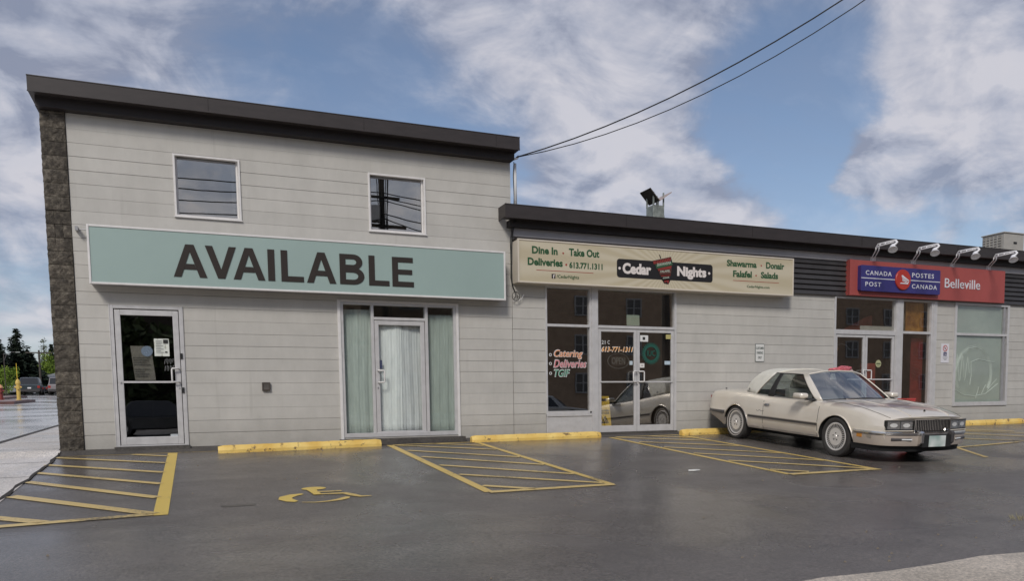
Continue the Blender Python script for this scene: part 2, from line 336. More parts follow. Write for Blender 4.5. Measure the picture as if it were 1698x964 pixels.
def worn_paint(name, col, wear=.45, under=(.085, .078, .072)):
    m, t, b, N = nodes_mat(name); P = N('ShaderNodeNewGeometry').outputs['Position']
    n = N('ShaderNodeTexNoise', {'Vector': P, 'Scale': 26., 'Detail': 8, 'Roughness': .78}); n2 = N('ShaderNodeTexNoise', {'Vector': P, 'Scale': 1.6, 'Detail': 4})
    s = N('ShaderNodeMath', {0: n.outputs['Fac'], 1: N('ShaderNodeMath', {0: n2.outputs['Fac'], 1: .7}, operation='MULTIPLY').outputs[0]}, operation='ADD')
    k = N('ShaderNodeMapRange', {0: s.outputs[0], 1: wear+.32, 2: wear+.55, 3: 0., 4: .9}, interpolation_type='SMOOTHSTEP')
    mx = N('ShaderNodeMix', data_type='RGBA'); t.links.new(k.outputs[0], mx.inputs[0]); mx.inputs[6].default_value = (*col, 1); mx.inputs[7].default_value = (*under, 1)
    t.links.new(mx.outputs[2], b.inputs['Base Color']); b.inputs['Roughness'].default_value = .42
    n3 = N('ShaderNodeTexNoise', {'Vector': P, 'Scale': 95., 'Detail': 3}); bp = N('ShaderNodeBump', {'Height': n3.outputs['Fac'], 'Distance': .005, 'Strength': .4}); t.links.new(bp.outputs[0], b.inputs['Normal'])
    return m
M_LINE = worn_paint('worn_yellow_paint', (.66, .47, .14), .57)
M_LINE2 = worn_paint('faded_yellow_paint', (.64, .47, .18), .54)
M_LINE3 = worn_paint('bright_yellow_paint', (.70, .50, .11), .62)

# ------------------------------------------------------------------ geometry helpers
class MB:
    def __init__(s): s.v = []; s.f = []; s.m = []
    def add(s, vs, fs, mi=0):
        n = len(s.v); s.v += [tuple(v) for v in vs]; s.f += [tuple(i+n for i in f) for f in fs]; s.m += [mi]*len(fs); return s
    def box(s, x0, x1, y0, y1, z0, z1, mi=0):
        vs = [(x, y, z) for z in (z0, z1) for y in (y0, y1) for x in (x0, x1)]
        return s.add(vs, [(0, 2, 3, 1), (4, 5, 7, 6), (0, 1, 5, 4), (2, 6, 7, 3), (0, 4, 6, 2), (1, 3, 7, 5)], mi)
    def prism(s, pts, a, b, axis='y', mi=0):
        n = len(pts); vs = []
        for t in (a, b):
            for p, q in pts: vs.append((p, t, q) if axis == 'y' else ((t, p, q) if axis == 'x' else (p, q, t)))
        fs = [tuple(range(n)), tuple(range(2*n-1, n-1, -1))]+[(i, i+n, (i+1) % n+n, (i+1) % n) for i in range(n)]
        return s.add(vs, fs, mi)
    def tube(s, pts, r, n=8, mi=0, cap=True):
        P = [Vector(p) for p in pts]; rs = r if isinstance(r, (list, tuple)) else [r]*len(P); vs = []; fs = []
        up = None
        for i, p in enumerate(P):
            d = (P[min(i+1, len(P)-1)]-P[max(i-1, 0)])
            if d.length < 1e-9: d = Vector((0, 0, 1))
            d.normalize()
            if up is None: up = Vector((0, 0, 1)) if abs(d.z) < .9 else Vector((1, 0, 0))
            a = d.cross(up).normalized(); b_ = a.cross(d).normalized(); up = b_
            for k in range(n):
                t = 2*math.pi*k/n; vs.append(p+a*math.cos(t)*rs[i]+b_*math.sin(t)*rs[i])
        for i in range(len(P)-1):
            for k in range(n): fs.append((i*n+k, i*n+(k+1) % n, (i+1)*n+(k+1) % n, (i+1)*n+k))
        if cap: fs += [tuple(range(n-1, -1, -1)), tuple(range((len(P)-1)*n, len(P)*n))]
        return s.add(vs, fs, mi)
    def lathe(s, prof, o=(0, 0, 0), axis='z', n=24, mi=0, closed=False):
        vs = []; fs = []
        for r, h in prof:
            for k in range(n):
                t = 2*math.pi*k/n; a, b_ = r*math.cos(t), r*math.sin(t)
                vs.append({'z': (o[0]+a, o[1]+b_, o[2]+h), 'y': (o[0]+a, o[1]+h, o[2]+b_), 'x': (o[0]+h, o[1]+a, o[2]+b_)}[axis])
        m = len(prof); rng = m if closed else m-1
        for i in range(rng):
            for k in range(n): fs.append((i*n+k, i*n+(k+1) % n, ((i+1) % m)*n+(k+1) % n, ((i+1) % m)*n+k))
        return s.add(vs, fs, mi)
    def grid(s, rows, mi=0, closed=False):
        n = len(rows[0]); vs = [p for r in rows for p in r]; fs = []
        for i in range(len(rows)-1):
            for k in range(n if closed else n-1): fs.append((i*n+k, i*n+(k+1) % n, (i+1)*n+(k+1) % n, (i+1)*n+k))
        return s.add(vs, fs, mi)
    def mesh(s, name, mats, smooth=False):
        me = bpy.data.meshes.new(name); me.from_pydata(s.v, [], s.f)
        for m in (mats if isinstance(mats, (list, tuple)) else [mats]): me.materials.append(m)
        for p, i in zip(me.polygons, s.m): p.material_index = i; p.use_smooth = smooth
        me.validate(); me.update()
        bm = bmesh.new(); bm.from_mesh(me); bmesh.ops.recalc_face_normals(bm, faces=bm.faces); bm.to_mesh(me); bm.free()
        return me
    def build(s, name, mats, parent=None, smooth=False, bevel=0., seg=2, auto=None):
        me = s.mesh(name, mats, smooth); o = bpy.data.objects.new(name, me); COL.objects.link(o)
        if auto is not None: me.set_sharp_from_angle(angle=R(auto))
        if parent: attach(o, parent)
        if bevel:
            b = o.modifiers.new('bevel', 'BEVEL'); b.width = bevel; b.segments = seg; b.limit_method = 'ANGLE'; b.angle_limit = R(40)
        return o
def attach(o, parent):
    o.parent = parent; root = parent; loc = Vector((0, 0, 0))
    if parent.get('_w') is not None: loc = Vector(parent['_w'])
    o.matrix_parent_inverse = Matrix.Translation(-loc)
def tag(o, label=None, cat=None, group=None, kind=None):
    for k, v in (('label', label), ('category', cat), ('group', group), ('kind', kind)):
        if v: o[k] = v
    return o
def thing(name, label, cat, loc=(0, 0, 0), group=None):
    o = bpy.data.objects.new(name, None); COL.objects.link(o); o.location = loc; o.empty_display_size = .2
    o['_w'] = list(loc); return tag(o, label, cat, group)
def copy_tree(o, parent=None):
    c = o.copy(); COL.objects.link(c)
    if parent: c.parent = parent; c.matrix_parent_inverse = o.matrix_parent_inverse.copy()
    for ch in list(o.children): copy_tree(ch, c)
    return c
def text(body, x0, x1, z0, z1, y, name, m, parent, bold=.0, depth=.004, shear=0., slack=False, spacing=1.):
    """lettering as thin raised mesh filling the given box on a plane facing -Y"""
    cu = bpy.data.curves.new('t', 'FONT'); cu.body = body; cu.size = 1; cu.offset = bold; cu.shear = shear; cu.space_character = spacing; cu.resolution_u = 3
    ob = bpy.data.objects.new('t', cu); COL.objects.link(ob)
    dg = bpy.context.evaluated_depsgraph_get(); dg.update()
    me = bpy.data.meshes.new_from_object(ob.evaluated_get(dg)); bpy.data.objects.remove(ob); bpy.data.curves.remove(cu)
    xs = [v.co.x for v in me.vertices]; ys = [v.co.y for v in me.vertices]
    ax, bx, ay, by = min(xs), max(xs), min(ys), max(ys)
    bm = bmesh.new(); bm.from_mesh(me)
    bmesh.ops.remove_doubles(bm, verts=bm.verts, dist=1e-5)
    r = bmesh.ops.extrude_face_region(bm, geom=bm.faces[:])
    for v in [g for g in r['geom'] if isinstance(g, bmesh.types.BMVert)]: v.co.z += 1
    for v in bm.verts:
        u = x0+(v.co.x-ax)/(bx-ax)*(x1-x0); w = z0+(v.co.y-ay)/(by-ay)*(z1-z0)
        v.co = Vector((u, y-v.co.z*depth, w))
    bmesh.ops.recalc_face_normals(bm, faces=bm.faces)
    bm.to_mesh(me); bm.free(); me.materials.clear(); me.materials.append(m)
    for p in me.polygons: p.use_smooth = False
    o = bpy.data.objects.new(name, me); COL.objects.link(o); me.name = name
    if parent: attach(o, parent)
    return o
def join(name, objs, parent):
    """several letter runs of one print as one part"""
    bm = bmesh.new(); ms = []
    for o in objs:
        n0 = len(bm.faces); bm.from_mesh(o.data); bm.faces.ensure_lookup_table()
        if o.data.materials[0] not in ms: ms.append(o.data.materials[0])
        for f in bm.faces[n0:]: f.material_index = ms.index(o.data.materials[0])
    me = bpy.data.meshes.new(name); bm.to_mesh(me); bm.free()
    for m in ms: me.materials.append(m)
    for o in objs: bpy.data.objects.remove(o)
    o = bpy.data.objects.new(name, me); COL.objects.link(o)
    if parent: attach(o, parent)
    return o
def sheet(name, x0, x1, y0, y1, dz, m, kind='structure', label=None):
    xs = sorted({x0, x1}|{b for b in XB if x0 < b < x1}); ys = sorted({y0, y1}|{b for b in YB if y0 < b < y1})
    b = MB(); b.grid([[(x, y, gz(x, y)+dz) for x in xs] for y in ys])
    o = b.build(name, m); tag(o, label=label, kind=kind); return o

def parts(name, objs, parent):
    """each line of print a part of its own"""
    for o in objs: o.name = name; attach(o, parent)
# ------------------------------------------------------------------ ground
sheet('ground', -400, 400, -400, 400, -.012, M_GND)
sheet('parking_lot', 0, 34, -9.4, -.28, 0, M_ASPH)
sheet('asphalt_apron', 0, 34, -.28, 0, .004, M_APRON)
sheet('sidewalk', -1.2, 0, -16, 60, .006, M_CONC)
sheet('street', -30, -1.32, -16, 75, -.004, M_STREET)
sheet('road', -60, 60, -30, -16, -.004, M_ASPH)
b = MB()
for y0, y1 in zip([-16, -14, -9.4, -.28, 0, 30], [-14, -9.4, -.28, 0, 30, 60]):
    vs = [(x, y, gz(x, y)+dz) for y in (y0, y1) for x, dz in ((-1.32, -.1), (-1.32, .008), (-1.2, .012), (-1.2, -.1))]
    b.add(vs, [(0, 1, 5, 4), (1, 2, 6, 5), (2, 3, 7, 6)])
tag(b.build('street_kerb', mat('kerb_dark', (.06, .052, .045), .7, var=.4, vscale=5)), kind='structure')
# front sidewalk beyond the lot: its edge runs a little unevenly
b = MB(); n = 60; top = []
for i in range(n+1):
    x = 0+i*34/n; y = -9.4+.035*math.sin(i*1.9)+.03*math.sin(i*.6)
    top.append((x, y))
rows = [[(x, y, gz(x, y)+.02) for x, y in top], [(x, -14, gz(x, -14)+.02) for x, y in top], [(x, -16, gz(x, -16)+.02) for x, y in top]]
b.grid(rows); b.grid([[(x, y, gz(x, y)-.03) for x, y in top], rows[0]])
M_CONC2 = wet_asphalt('front_sidewalk_concrete', (.36, .32, .265), (.52, .46, .39), .45, .7, .6)
tag(b.build('front_sidewalk', M_CONC2), kind='structure')
# joints in the sidewalk
b = MB()
for y in [-14.3, -12.8, -11.3, -9.8, -8.3, -6.8, -5.3, -3.8, -2.3, -.9, .32, 1.9, 3.4, 4.9, 6.4, 7.9, 9.4, 12.4, 15.4]:
    b.add([(x, yy, gz(x, yy)+.0085) for x, yy in ((-1.2, y-.008), (-.02, y-.008), (-.02, y+.008), (-1.2, y+.008))], [(0, 1, 2, 3)])
tag(b.build('sidewalk_joints', mat('joint_dirt', (.09, .075, .06), .9)), kind='structure')
# crack of earth between lot and side walk
b = MB(); pts = [(-.02+.012*math.sin(i*1.3)+.02*math.sin(i*.27), .3-i*.25) for i in range(46)]
rows = [[(x-.02-.012*math.sin(i*2.1), y, gz(x, y)+.0105) for i, (x, y) in enumerate(pts)], [(x+.025+.014*math.sin(i*1.7), y, gz(x, y)+.0105) for i, (x, y) in enumerate(pts)]]
b.grid(rows); tag(b.build('lot_edge_crack', mat('joint_earth', (.035, .03, .025), .95)), kind='structure')

def flat(b, pts, dz=.004, mi=0):
    b.add([(x, y, gz(x, y)+dz) for x, y in pts], [tuple(range(len(pts)))], mi)
def stripe(b, p, q, w, dz=.004):
    d = Vector((q[0]-p[0], q[1]-p[1])).normalized(); n_ = Vector((-d.y, d.x))*w/2
    flat(b, [(p[0]+n_.x, p[1]+n_.y), (q[0]+n_.x, q[1]+n_.y), (q[0]-n_.x, q[1]-n_.y), (p[0]-n_.x, p[1]-n_.y)], dz)
def hatch(name, edges, diags, label, m_edge=M_LINE, m_diag=M_LINE2):
    t = thing(name, label, 'road marking', (edges[0][0][0], edges[0][0][1], gz(*edges[0][0])))
    for p, q, w in edges: b = MB(); stripe(b, p, q, w, .005); b.build('edge_line', m_edge, t)
    for i, (p, q, w) in enumerate(diags): b = MB(); stripe(b, p, q, w*1.75, .009); b.build('diagonal_line', m_diag, t)
    return t
hatch('hatched_marking', [((1.60, -.34), (1.605, -5.33), .14)], [((-.01, -.43), (1.54, -1.5), .055), ((-.02, -1.2), (1.54, -2.43), .06), ((-.01, -1.96), (1.54, -3.38), .06), ((.02, -2.73), (1.54, -4.33), .07), ((.04, -3.74), (1.54, -5.26), .08), ((.0, -4.85), (.6, -5.33), .08), ((.02, -5.42), (1.54, -5.27), .07), ((1.03, -.38), (1.54, -.74), .05)],
      'yellow hatched strip with a wide edge line in front of the left glass door', M_LINE3, M_LINE2)
hatch('hatched_marking', [((5.1, -.36), (5.15, -5.2), .12), ((6.71, -.42), (6.80, -5.2), .1)], [((5.2, -.42), (6.66, -1.52), .055), ((5.2, -1.18), (6.68, -2.5), .055), ((5.22, -2.0), (6.7, -3.38), .055), ((5.22, -2.95), (6.72, -4.31), .055), ((5.22, -3.85), (6.74, -5.08), .055), ((5.22, -4.78), (5.75, -5.2), .06), ((5.14, -5.22), (6.82, -5.22), .07), ((5.9, -.38), (6.64, -.95), .05), ((5.16, -.37), (6.66, -.4), .045)],
      'yellow hatched box in front of the curtained entrance, between two wheel stops')
hatch('hatched_marking', [((9.5, -.40), (9.58, -5.28), .1), ((11.1, -.5), (11.17, -5.35), .09)], [((9.6, -.46), (11.05, -1.5), .055), ((9.62, -1.26), (11.06, -2.35), .055), ((9.62, -2.1), (11.08, -3.4), .055), ((9.63, -2.97), (11.1, -4.35), .055), ((9.63, -3.88), (11.11, -5.24), .055), ((9.62, -4.84), (10.0, -5.2), .06), ((9.57, -5.3), (11.2, -5.32), .07), ((10.3, -.42), (11.04, -.9), .05), ((9.6, -.41), (11.06, -.44), .045)],
      'yellow hatched box beside the parked coupe, in front of the restaurant doors')
hatch('hatched_marking', [((17.0, -.5), (14.05, -4.9), .08), ((18.7, -.9), (14.6, -5.5), .0001)][:1], [((17.5, -1.2), (18.9, -2.6), .05), ((17.2, -2.0), (18.9, -3.7), .05), ((16.2, -2.6), (18.4, -4.4), .05), ((13.9, -3.9), (16.9, -3.5), .045), ((17.3, -.8), (18.9, -2.0), .05)],
      'faded yellow lines on the wet lot right of the parked coupe', M_LINE2)
# line along the foot of the wall
b = MB(); stripe(b, (0, -.34), (2.25, -.33), .03, .006); tag(b.build('foot_line', M_LINE2), 'thin faded line on the asphalt along the foot of the two storey wall', 'road marking')
# accessible parking symbol
t = thing('accessible_parking_symbol', 'worn yellow wheelchair symbol painted on the lot in front of a wheel stop', 'road marking', (3.3, -4.8, gz(3.3, -4.8)))
def ribbon(name, pts, ws, m, dz=.006):
    L, Rr = [], []
    for i, p in enumerate(pts):
        a = Vector(pts[max(0, i-1)]); c = Vector(pts[min(len(pts)-1, i+1)]); d = (c-a).normalized(); n_ = Vector((-d.y, d.x)); w = ws[i] if isinstance(ws, list) else ws
        L.append((p[0]+n_.x*w/2, p[1]+n_.y*w/2)); Rr.append((p[0]-n_.x*w/2, p[1]-n_.y*w/2))
    b = MB(); b.grid([[(x, y, gz(x, y)+dz) for x, y in L], [(x, y, gz(x, y)+dz) for x, y in Rr]]); return b.build(name, m, t)
b = MB(); flat(b, [(3.24+.145*math.cos(a*.4189), -4.30+.10*math.sin(a*.4189)) for a in range(15)], .006); b.build('head_mark', M_LINE3, t)
ribbon('body_mark', [(3.20, -4.36), (3.21, -4.55), (3.23, -4.72)], [.12, .09, .09], M_LINE3, .010)
ribbon('arm_mark', [(3.24, -4.565), (3.38, -4.585), (3.52, -4.59)], .055, M_LINE, .012)
ribbon('leg_mark', [(3.18, -4.70), (3.35, -4.71), (3.53, -4.73), (3.60, -4.87), (3.67, -4.99), (3.79, -4.99)], [.06, .06, .09, .1, .07, .03], M_LINE, .008)
ribbon('wheel_mark', [(3.07, -4.62), (2.96, -4.67), (2.87, -4.77), (2.85, -4.88), (2.90, -5.0), (2.95, -5.06)], [.06, .12, .15, .15, .12, .06], M_LINE3, .006)
ribbon('wheel_mark', [(3.0, -5.12), (3.14, -5.17), (3.28, -5.15), (3.41, -5.09), (3.49, -5.02), (3.53, -4.95)], [.02, .035, .05, .08, .1, .05], M_LINE, .006)
b = MB(); flat(b, [(2.19+.03*math.sin(i*9), -5.0-.016*i) if i < 8 else (2.53, -5.0-.016*(15-i)) for i in range(16)], .003)
b.build('faded_patch', worn_paint('ghost_paint', (.16, .13, .075), .2), t)

# wheel stops
def wheel_stop(x0, x1, y0, y1, label):
    """concrete bar whose front foot runs from (x0,y0) to (x1,y1)"""
    t = (x0, y0, gz(x0, y0)); prof = [(0, -.03), (0, .05), (.025, .105), (.055, .125), (.125, .125), (.155, .1), (.165, -.03)]
    rows = []; n = 30; rnd = random.Random(int(x0*10))
    for i in range(n+1):
        u = i/n; x = x0+(x1-x0)*u; yb = y0+(y1-y0)*u; e = .018 if i in (0, n) else 0
        rows.append([(x, yb+a+rnd.uniform(-.003, .003)+(e if a < .08 else -e), gz(x, yb)+min(h, 9)*(1-(.12 if e else 0))+rnd.uniform(-.003, .003)) for a, h in prof])
    b = MB(); b.grid(rows); k = len(prof); b.f.append(tuple(range(k))); b.m.append(0); b.f.append(tuple(range(n*k+k-1, n*k-1, -1))); b.m.append(0)
    o = b.build('wheel_stop', M_YEL, smooth=False); tag(o, label, 'wheel stop', 'yellow concrete wheel stops along the shop fronts'); return o
wheel_stop(2.27, 4.94, -.62, -.44, 'long yellow wheel stop between the glass door and the curtained entrance')
wheel_stop(6.63, 9.32, -.40, -.38, 'clean yellow wheel stop under the restaurant window, right of the curtained entrance')
wheel_stop(11.12, 13.85, -.52, -.45, 'yellow wheel stop behind the rear wheel of the parked coupe')
wheel_stop(18.4, 21.35, -.68, -.6, 'yellow wheel stop under the post office window at the right edge')

# ------------------------------------------------------------------ buildings
CH = .2032; Z1 = .225
def courses(root, x0, x1, kmax, openings, ztop, y=0.):
    edges = sorted({x0, x1}|{e for o in openings for e in o[:2] if x0 < e < x1})
    k = 0
    while True:
        za = (Z1+(k-1)*CH) if k else -.35; zb = Z1+k*CH
        if za >= ztop: break
        zb = min(zb, ztop); g = random.choice((.0012, .002, .003, .0034)) if k < 23 else .0008
        run = []; runs = []
        for a, c in zip(edges, edges[1:]):
            lo, hi = za+(g if k else 0), zb-g; segs = [(lo, hi)]
            for (ox0, ox1, oz0, oz1) in openings:
                if ox0 < c-1e-6 and ox1 > a+1e-6:
                    ns = []
                    for (l, h) in segs:
                        if oz0 >= h or oz1 <= l: ns.append((l, h)); continue
                        if oz0-l > .012: ns.append((l, oz0))
                        if h-oz1 > .012: ns.append((oz1, h))
                    segs = ns
            if segs: run.append((a, c, segs))
            else:
                if run: runs.append(run); run = []
        if run: runs.append(run)
        dy = random.uniform(-.0015, .0015)
        for rn in runs:
            b = MB()
            full = []
            for a, c, segs in rn:   # neighbouring cells of the same height become one box
                if full and len(segs) == 1 and full[-1][2] == segs and abs(full[-1][1]-a) < 1e-6: full[-1] = (full[-1][0], c, segs)
                else: full.append((a, c, segs))
            for a, c, segs in full:
                for l, h in segs: b.box(a, c, y+dy, y+.03, l, h)
            b.build('block_course', M_WALL, root)
        k += 1
def wall_with_holes(b, x0, x1, z0, z1, openings, y0, y1, mi=0):
    xs = sorted({x0, x1}|{e for o in openings for e in o[:2]})
    for a, c in zip(xs, xs[1:]):
        cuts = sorted((o[2], o[3]) for o in openings if o[0] < c-1e-6 and o[1] > a+1e-6); z = z0
        for l, h in cuts:
            if l > z: b.box(a, c, y0, y1, z, l, mi)
            z = max(z, h)
        if z < z1: b.box(a, c, y0, y1, z, z1, mi)
def frame_ring(b, x0, x1, z0, z1, w, y0, y1, wb=None, mi=0):
    wb = w if wb is None else wb
    b.box(x0, x0+w, y0, y1, z0, z1, mi); b.box(x1-w, x1, y0, y1, z0, z1, mi)
    b.box(x0+w, x1-w, y0, y1, z1-w, z1, mi); b.box(x0+w, x1-w, y0, y1, z0, z0+wb, mi)
def room(b, x0, x1, z0, z1, y0, y1, t=.02):
    b.box(x0, x1, y1, y1+t, z0, z1); b.box(x0-t, x0, y0, y1+t, z0, z1); b.box(x1, x1+t, y0, y1+t, z0, z1)
    b.box(x0-t, x1+t, y0, y1+t, z1, z1+t); b.box(x0-t, x1+t, y0, y1+t, z0-t, z0)
G_UP = glass('upstairs_glass', (.55, .57, .58), .80, gcol=(1.0, .94, .84))
G_DOOR = glass('shop_glass', (.92, .91, .88), .34)
G_CLR = glass('clear_shop_glass', (.95, .97, .96), .05)
tall = thing('two_storey_building', 'two storey grey painted block building with dark stone corner and brown flashing', 'building', (3.8, 0, 0))
OPT = [(1.80, 2.81, 3.70, 4.685), (4.92, 5.955, 3.69, 4.69), (.785, 1.83, .03, 2.265), (4.32, 6.53, .07, 2.455)]
courses(tall, .335, 7.61, 26, OPT, 5.2)
b = MB(); wall_with_holes(b, .3, 7.6, -.35, 5.3, OPT, .03, .2); b.box(.02, .3, .03, 12, -.35, 5.3); b.box(7.3, 7.6, .2, 12, -.35, 5.3); b.box(.3, 7.3, 11.8, 12, -.35, 5.3)
b.build('wall', M_MORTAR, tall)
b = MB(); b.box(-.02, 7.6, -.2, 12.1, 5.27, 5.36); b.build('roof_deck', M_FASC2, tall)
b = MB(); b.box(-.09, 7.665, -.35, 12.2, 5.272, 5.36); b.box(-.09, 7.665, -.35, -.33, 5.36, 5.49); b.box(-.09, -.07, -.33, 12.2, 5.36, 5.49); b.box(7.645, 7.665, -.33, 12.2, 5.36, 5.49); b.box(-.09, 7.665, 12.18, 12.2, 5.36, 5.49)
b.box(-.094, 7.669, -.356, -.33, 5.262, 5.276); b.box(-.094, 7.669, -.356, -.32, 5.482, 5.495)
b.build('roof_cap', M_FASC, tall)
b = MB(); b.box(-.03, 7.60, -.17, .0, 5.125, 5.27); b.box(-.03, .018, 0, 12.1, 5.125, 5.27); b.box(7.602, 7.63, -.17, 12.1, 5.14, 5.27)
b.build('fascia_band', M_FASC2, tall)
for x in [2.35, 4.8, 7.2]:
    b = MB(); b.box(x, x+.012, -.354, -.35, 5.29, 5.48); b.build('flashing_seam', M_FASC2, tall)
# split faced stones of the corner
def stone(x0, x1, z0, z1, seed, dep=.05):
    rnd = random.Random(seed); nx = max(3, int((x1-x0)/.045)); nz = max(3, int((z1-z0)/.04))
    rows = []
    for j in range(nz+1):
        r = []
        for i in range(nx+1):
            ed = i in (0, nx) or j in (0, nz)
            y = -(dep*.55 if ed else dep*rnd.uniform(.6, 1.1))
            r.append((x0+(x1-x0)*i/nx+(0 if i in (0, nx) else rnd.uniform(-.01, .01))-(.012*rnd.random() if i == 0 else 0), y, z0+(z1-z0)*j/nz+(0 if ed else rnd.uniform(-.01, .01))))
        rows.append(r)
    b = MB(); b.grid(rows)
    bk = [[(x0, .03, z0), (x1, .03, z0)], [(x0, .03, z1), (x1, .03, z1)]]
    # side walls
    b.add([rows[j][0] for j in range(nz+1)]+[(x0, .028, rows[j][0][2]) for j in range(nz+1)], [(j, j+1, nz+2+j, nz+1+j) for j in range(nz)])
    b.add([rows[j][-1] for j in range(nz+1)]+[(x1, .028, rows[j][-1][2]) for j in range(nz+1)], [(j, j+1, nz+2+j, nz+1+j) for j in range(nz)])
    b.add([rows[0][i] for i in range(nx+1)]+[(rows[0][i][0], .028, z0) for i in range(nx+1)], [(j, j+1, nx+2+j, nx+1+j) for j in range(nx)])
    b.add([rows[-1][i] for i in range(nx+1)]+[(rows[-1][i][0], .028, z1) for i in range(nx+1)], [(j, j+1, nx+2+j, nx+1+j) for j in range(nx)])
    b.build('stone', M_STONE, tall)
k = 0; z = -.3; zs = [-.3]+[Z1-.02+CH*i for i in range(0, 26)]
for i, (a, c) in enumerate(zip(zs, zs[1:])):
    if a > 5.12: break
    c = min(c, 5.13)
    if 2.98 < a+.05 < 3.52:
        for q in range(3): stone(.0+q*.112, .0+q*.112+.104, a+.005, c-.005, i*7+q, .02)
    else: stone(0, .325, a+.003, c-.003, i*7, .042)
# side face courses of the corner (same stone turning the corner)
for i, (a, c) in enumerate(zip(zs[::2], zs[2::2])):
    if a > 5.1: break
    b = MB(); b.box(-.012, .02, .03, 12, a+.004, min(c, 5.12)-.004); b.build('stone', M_STONE, tall)

# upstairs windows
def up_window(x0, x1, z0, z1, blind):
    b = MB(); frame_ring(b, x0, x1, z0, z1, .032, -.022, .05); b.box(x0-.01, x1+.01, -.035, .0, z0-.012, z0+.004)
    w = b.build('window', M_ALUW, tall, bevel=.003)
    b = MB(); frame_ring(b, x0+.034, x1-.034, z0+.034, z1-.034, .03, .07, .10); b.build('inner_sash', M_ALUD, w)
    b = MB(); b.box(x0+.06, x1-.06, .078, .084, z0+.06, z1-.06); b.build('pane', G_UP, w)
    b = MB(); room(b, x0+.02, x1-.02, z0-.1, z1+.1, .14, 1.6); b.build('interior', mat('upstairs_room', (.28, .28, .28), .9, var=.2, vscale=1), w)
    b = MB(); b.box(x0+.034, x0+.06, .05, .14, z0+.03, z1-.03); b.box(x1-.06, x1-.034, .05, .14, z0+.03, z1-.03); b.build('reveal', M_ALUW, w)
    if blind:
        b = MB(); b.box(x1-.13, x1-.085, .12, .125, z0+.05, z1-.05); b.build('blind_edge', mat('pale_blind', (.55, .6, .58), .7), w)
up_window(*OPT[0], 1); up_window(*OPT[1], 1)

# glass door at the left
x0, x1, z0, z1 = OPT[2]
b = MB(); frame_ring(b, x0, x1, z0, z1, .05, -.015, .1, .02); b.box(x0-.012, x0, -.02, .0, z0, z1+.012); b.box(x1, x1+.012, -.02, 0, z0, z1+.012); b.build('door_frame', M_ALU, tall, bevel=.004)
b = MB(); frame_ring(b, x0+.06, x1-.06, z0+.025, z1-.065, .085, .0, .05, .125); door = b.build('door', M_ALU, tall, bevel=.006)
b = MB(); b.box(x0+.14, x1-.14, .022, .03, z0+.14, z1-.14); b.build('pane', G_DOOR, door)
b = MB(); b.box(x0+.145, x1-.145, -.012, .0, 1.045, 1.075); b.tube([(x0+.10, -.01, 1.06), (x0+.10, -.025, 1.06)], .014); b.tube([(x1-.10, -.01, .97), (x1-.10, -.02, .97)], .012, 10); b.build('push_bar', M_ALU, door)
b = MB(); b.tube([(x1-.09, .0, 1.275), (x1-.09, -.06, 1.275), (x1-.185, -.07, 1.275), (x1-.192, -.07, 1.255), (x1-.192, -.07, 1.075), (x1-.185, -.07, 1.06), (x1-.09, -.06, 1.06), (x1-.09, 0, 1.06)], .013); b.build('handle', M_ALUW, door, smooth=True)
for zz in (1.43, .88): 
    b = MB(); b.box(x1-.055, x1-.02, -.03, 0, zz, zz+.09); b.tube([(x1-.037, -.03, zz+.06), (x1-.037, -.04, zz+.06)], .009); b.build('hinge', M_BLACK, door)
b = MB(); b.box(x1-.26, x1-.15, .016, .021, .175, .215); b.build('glass_label', mat('grey_label', (.45, .48, .5), .5), door)
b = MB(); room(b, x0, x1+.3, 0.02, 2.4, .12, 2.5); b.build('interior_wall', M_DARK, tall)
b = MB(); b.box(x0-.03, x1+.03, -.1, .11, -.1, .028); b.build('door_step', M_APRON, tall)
def notice(name, label, x0, x1, z0, z1, y, col, parts=(), skew=0.):
    b = MB(); xm = [x0, x1]
    b.grid([[(x0+skew*j/4+(x1-x0)*i/4, y+.003*math.sin(i*2+j), z1-(z1-z0)*j/4) for i in range(5)] for j in range(5)])
    o = b.build('sheet_paper', mat('paper_%02d%02d%02d' % tuple(int(c*99) for c in col), col, .7, var=.06, vscale=8)); 
    t = thing(name, label, 'notice', ((x0+x1)/2, y, z0)); attach(o, t); return t
PRINT = mat('print_grey', (.16, .17, .18), .7); PB = mat('print_black', (.02, .02, .02), .7)
t = notice('paper_notice', 'large grey curling notice with a pale blue disc inside the left glass door', 1.045, 1.345, 1.09, 1.635, .045, (.34, .34, .33), skew=.05)
b = MB(); b.lathe([(.0, -.002), (.085, -.002), (.085, .001)], (1.285, .036, 1.553), 'y', 20); b.build('blue_disc', mat('blue_disc', (.42, .55, .78), .5), t)
b = MB()
for i in range(9):
    if i == 4: continue
    zz = 1.45-i*.037; b.box(1.075+.003*i, (1.33, 1.31, 1.27, 1.33, 1.3, 1.32, 1.24, 1.31, 1.28)[i], .032, .034, zz-.006, zz+.004)
b.build('print_lines', PRINT, t)
t = notice('paper_notice', 'small white printed sheet with a dark square, upper right in the left glass door', 1.395, 1.615, 1.475, 1.755, .02, (.66, .68, .62))
b = MB(); b.box(1.53, 1.60, .012, .014, 1.68, 1.74); b.box(1.55, 1.585, .012, .014, 1.53, 1.55); b.build('dark_square', PB, t)
b = MB(); [b.box(1.42, 1.51+.03*math.sin(i*3), .012, .014, 1.715-i*.026, 1.721-i*.026) for i in range(8)]; b.build('print_lines', PRINT, t)
b = MB()
for i in range(3):
    for j in range(2): x = 1.535+i*.045; zz = 1.24+j*.11; b.tube([(x, .018, zz), (x+.012, .018, zz+.08), (x+.03, .018, zz+.02), (x+.04, .018, zz+.09)], .0022, 4)
b.build('white_scribble', mat('white_marker', (.5, .5, .5), .6), door)

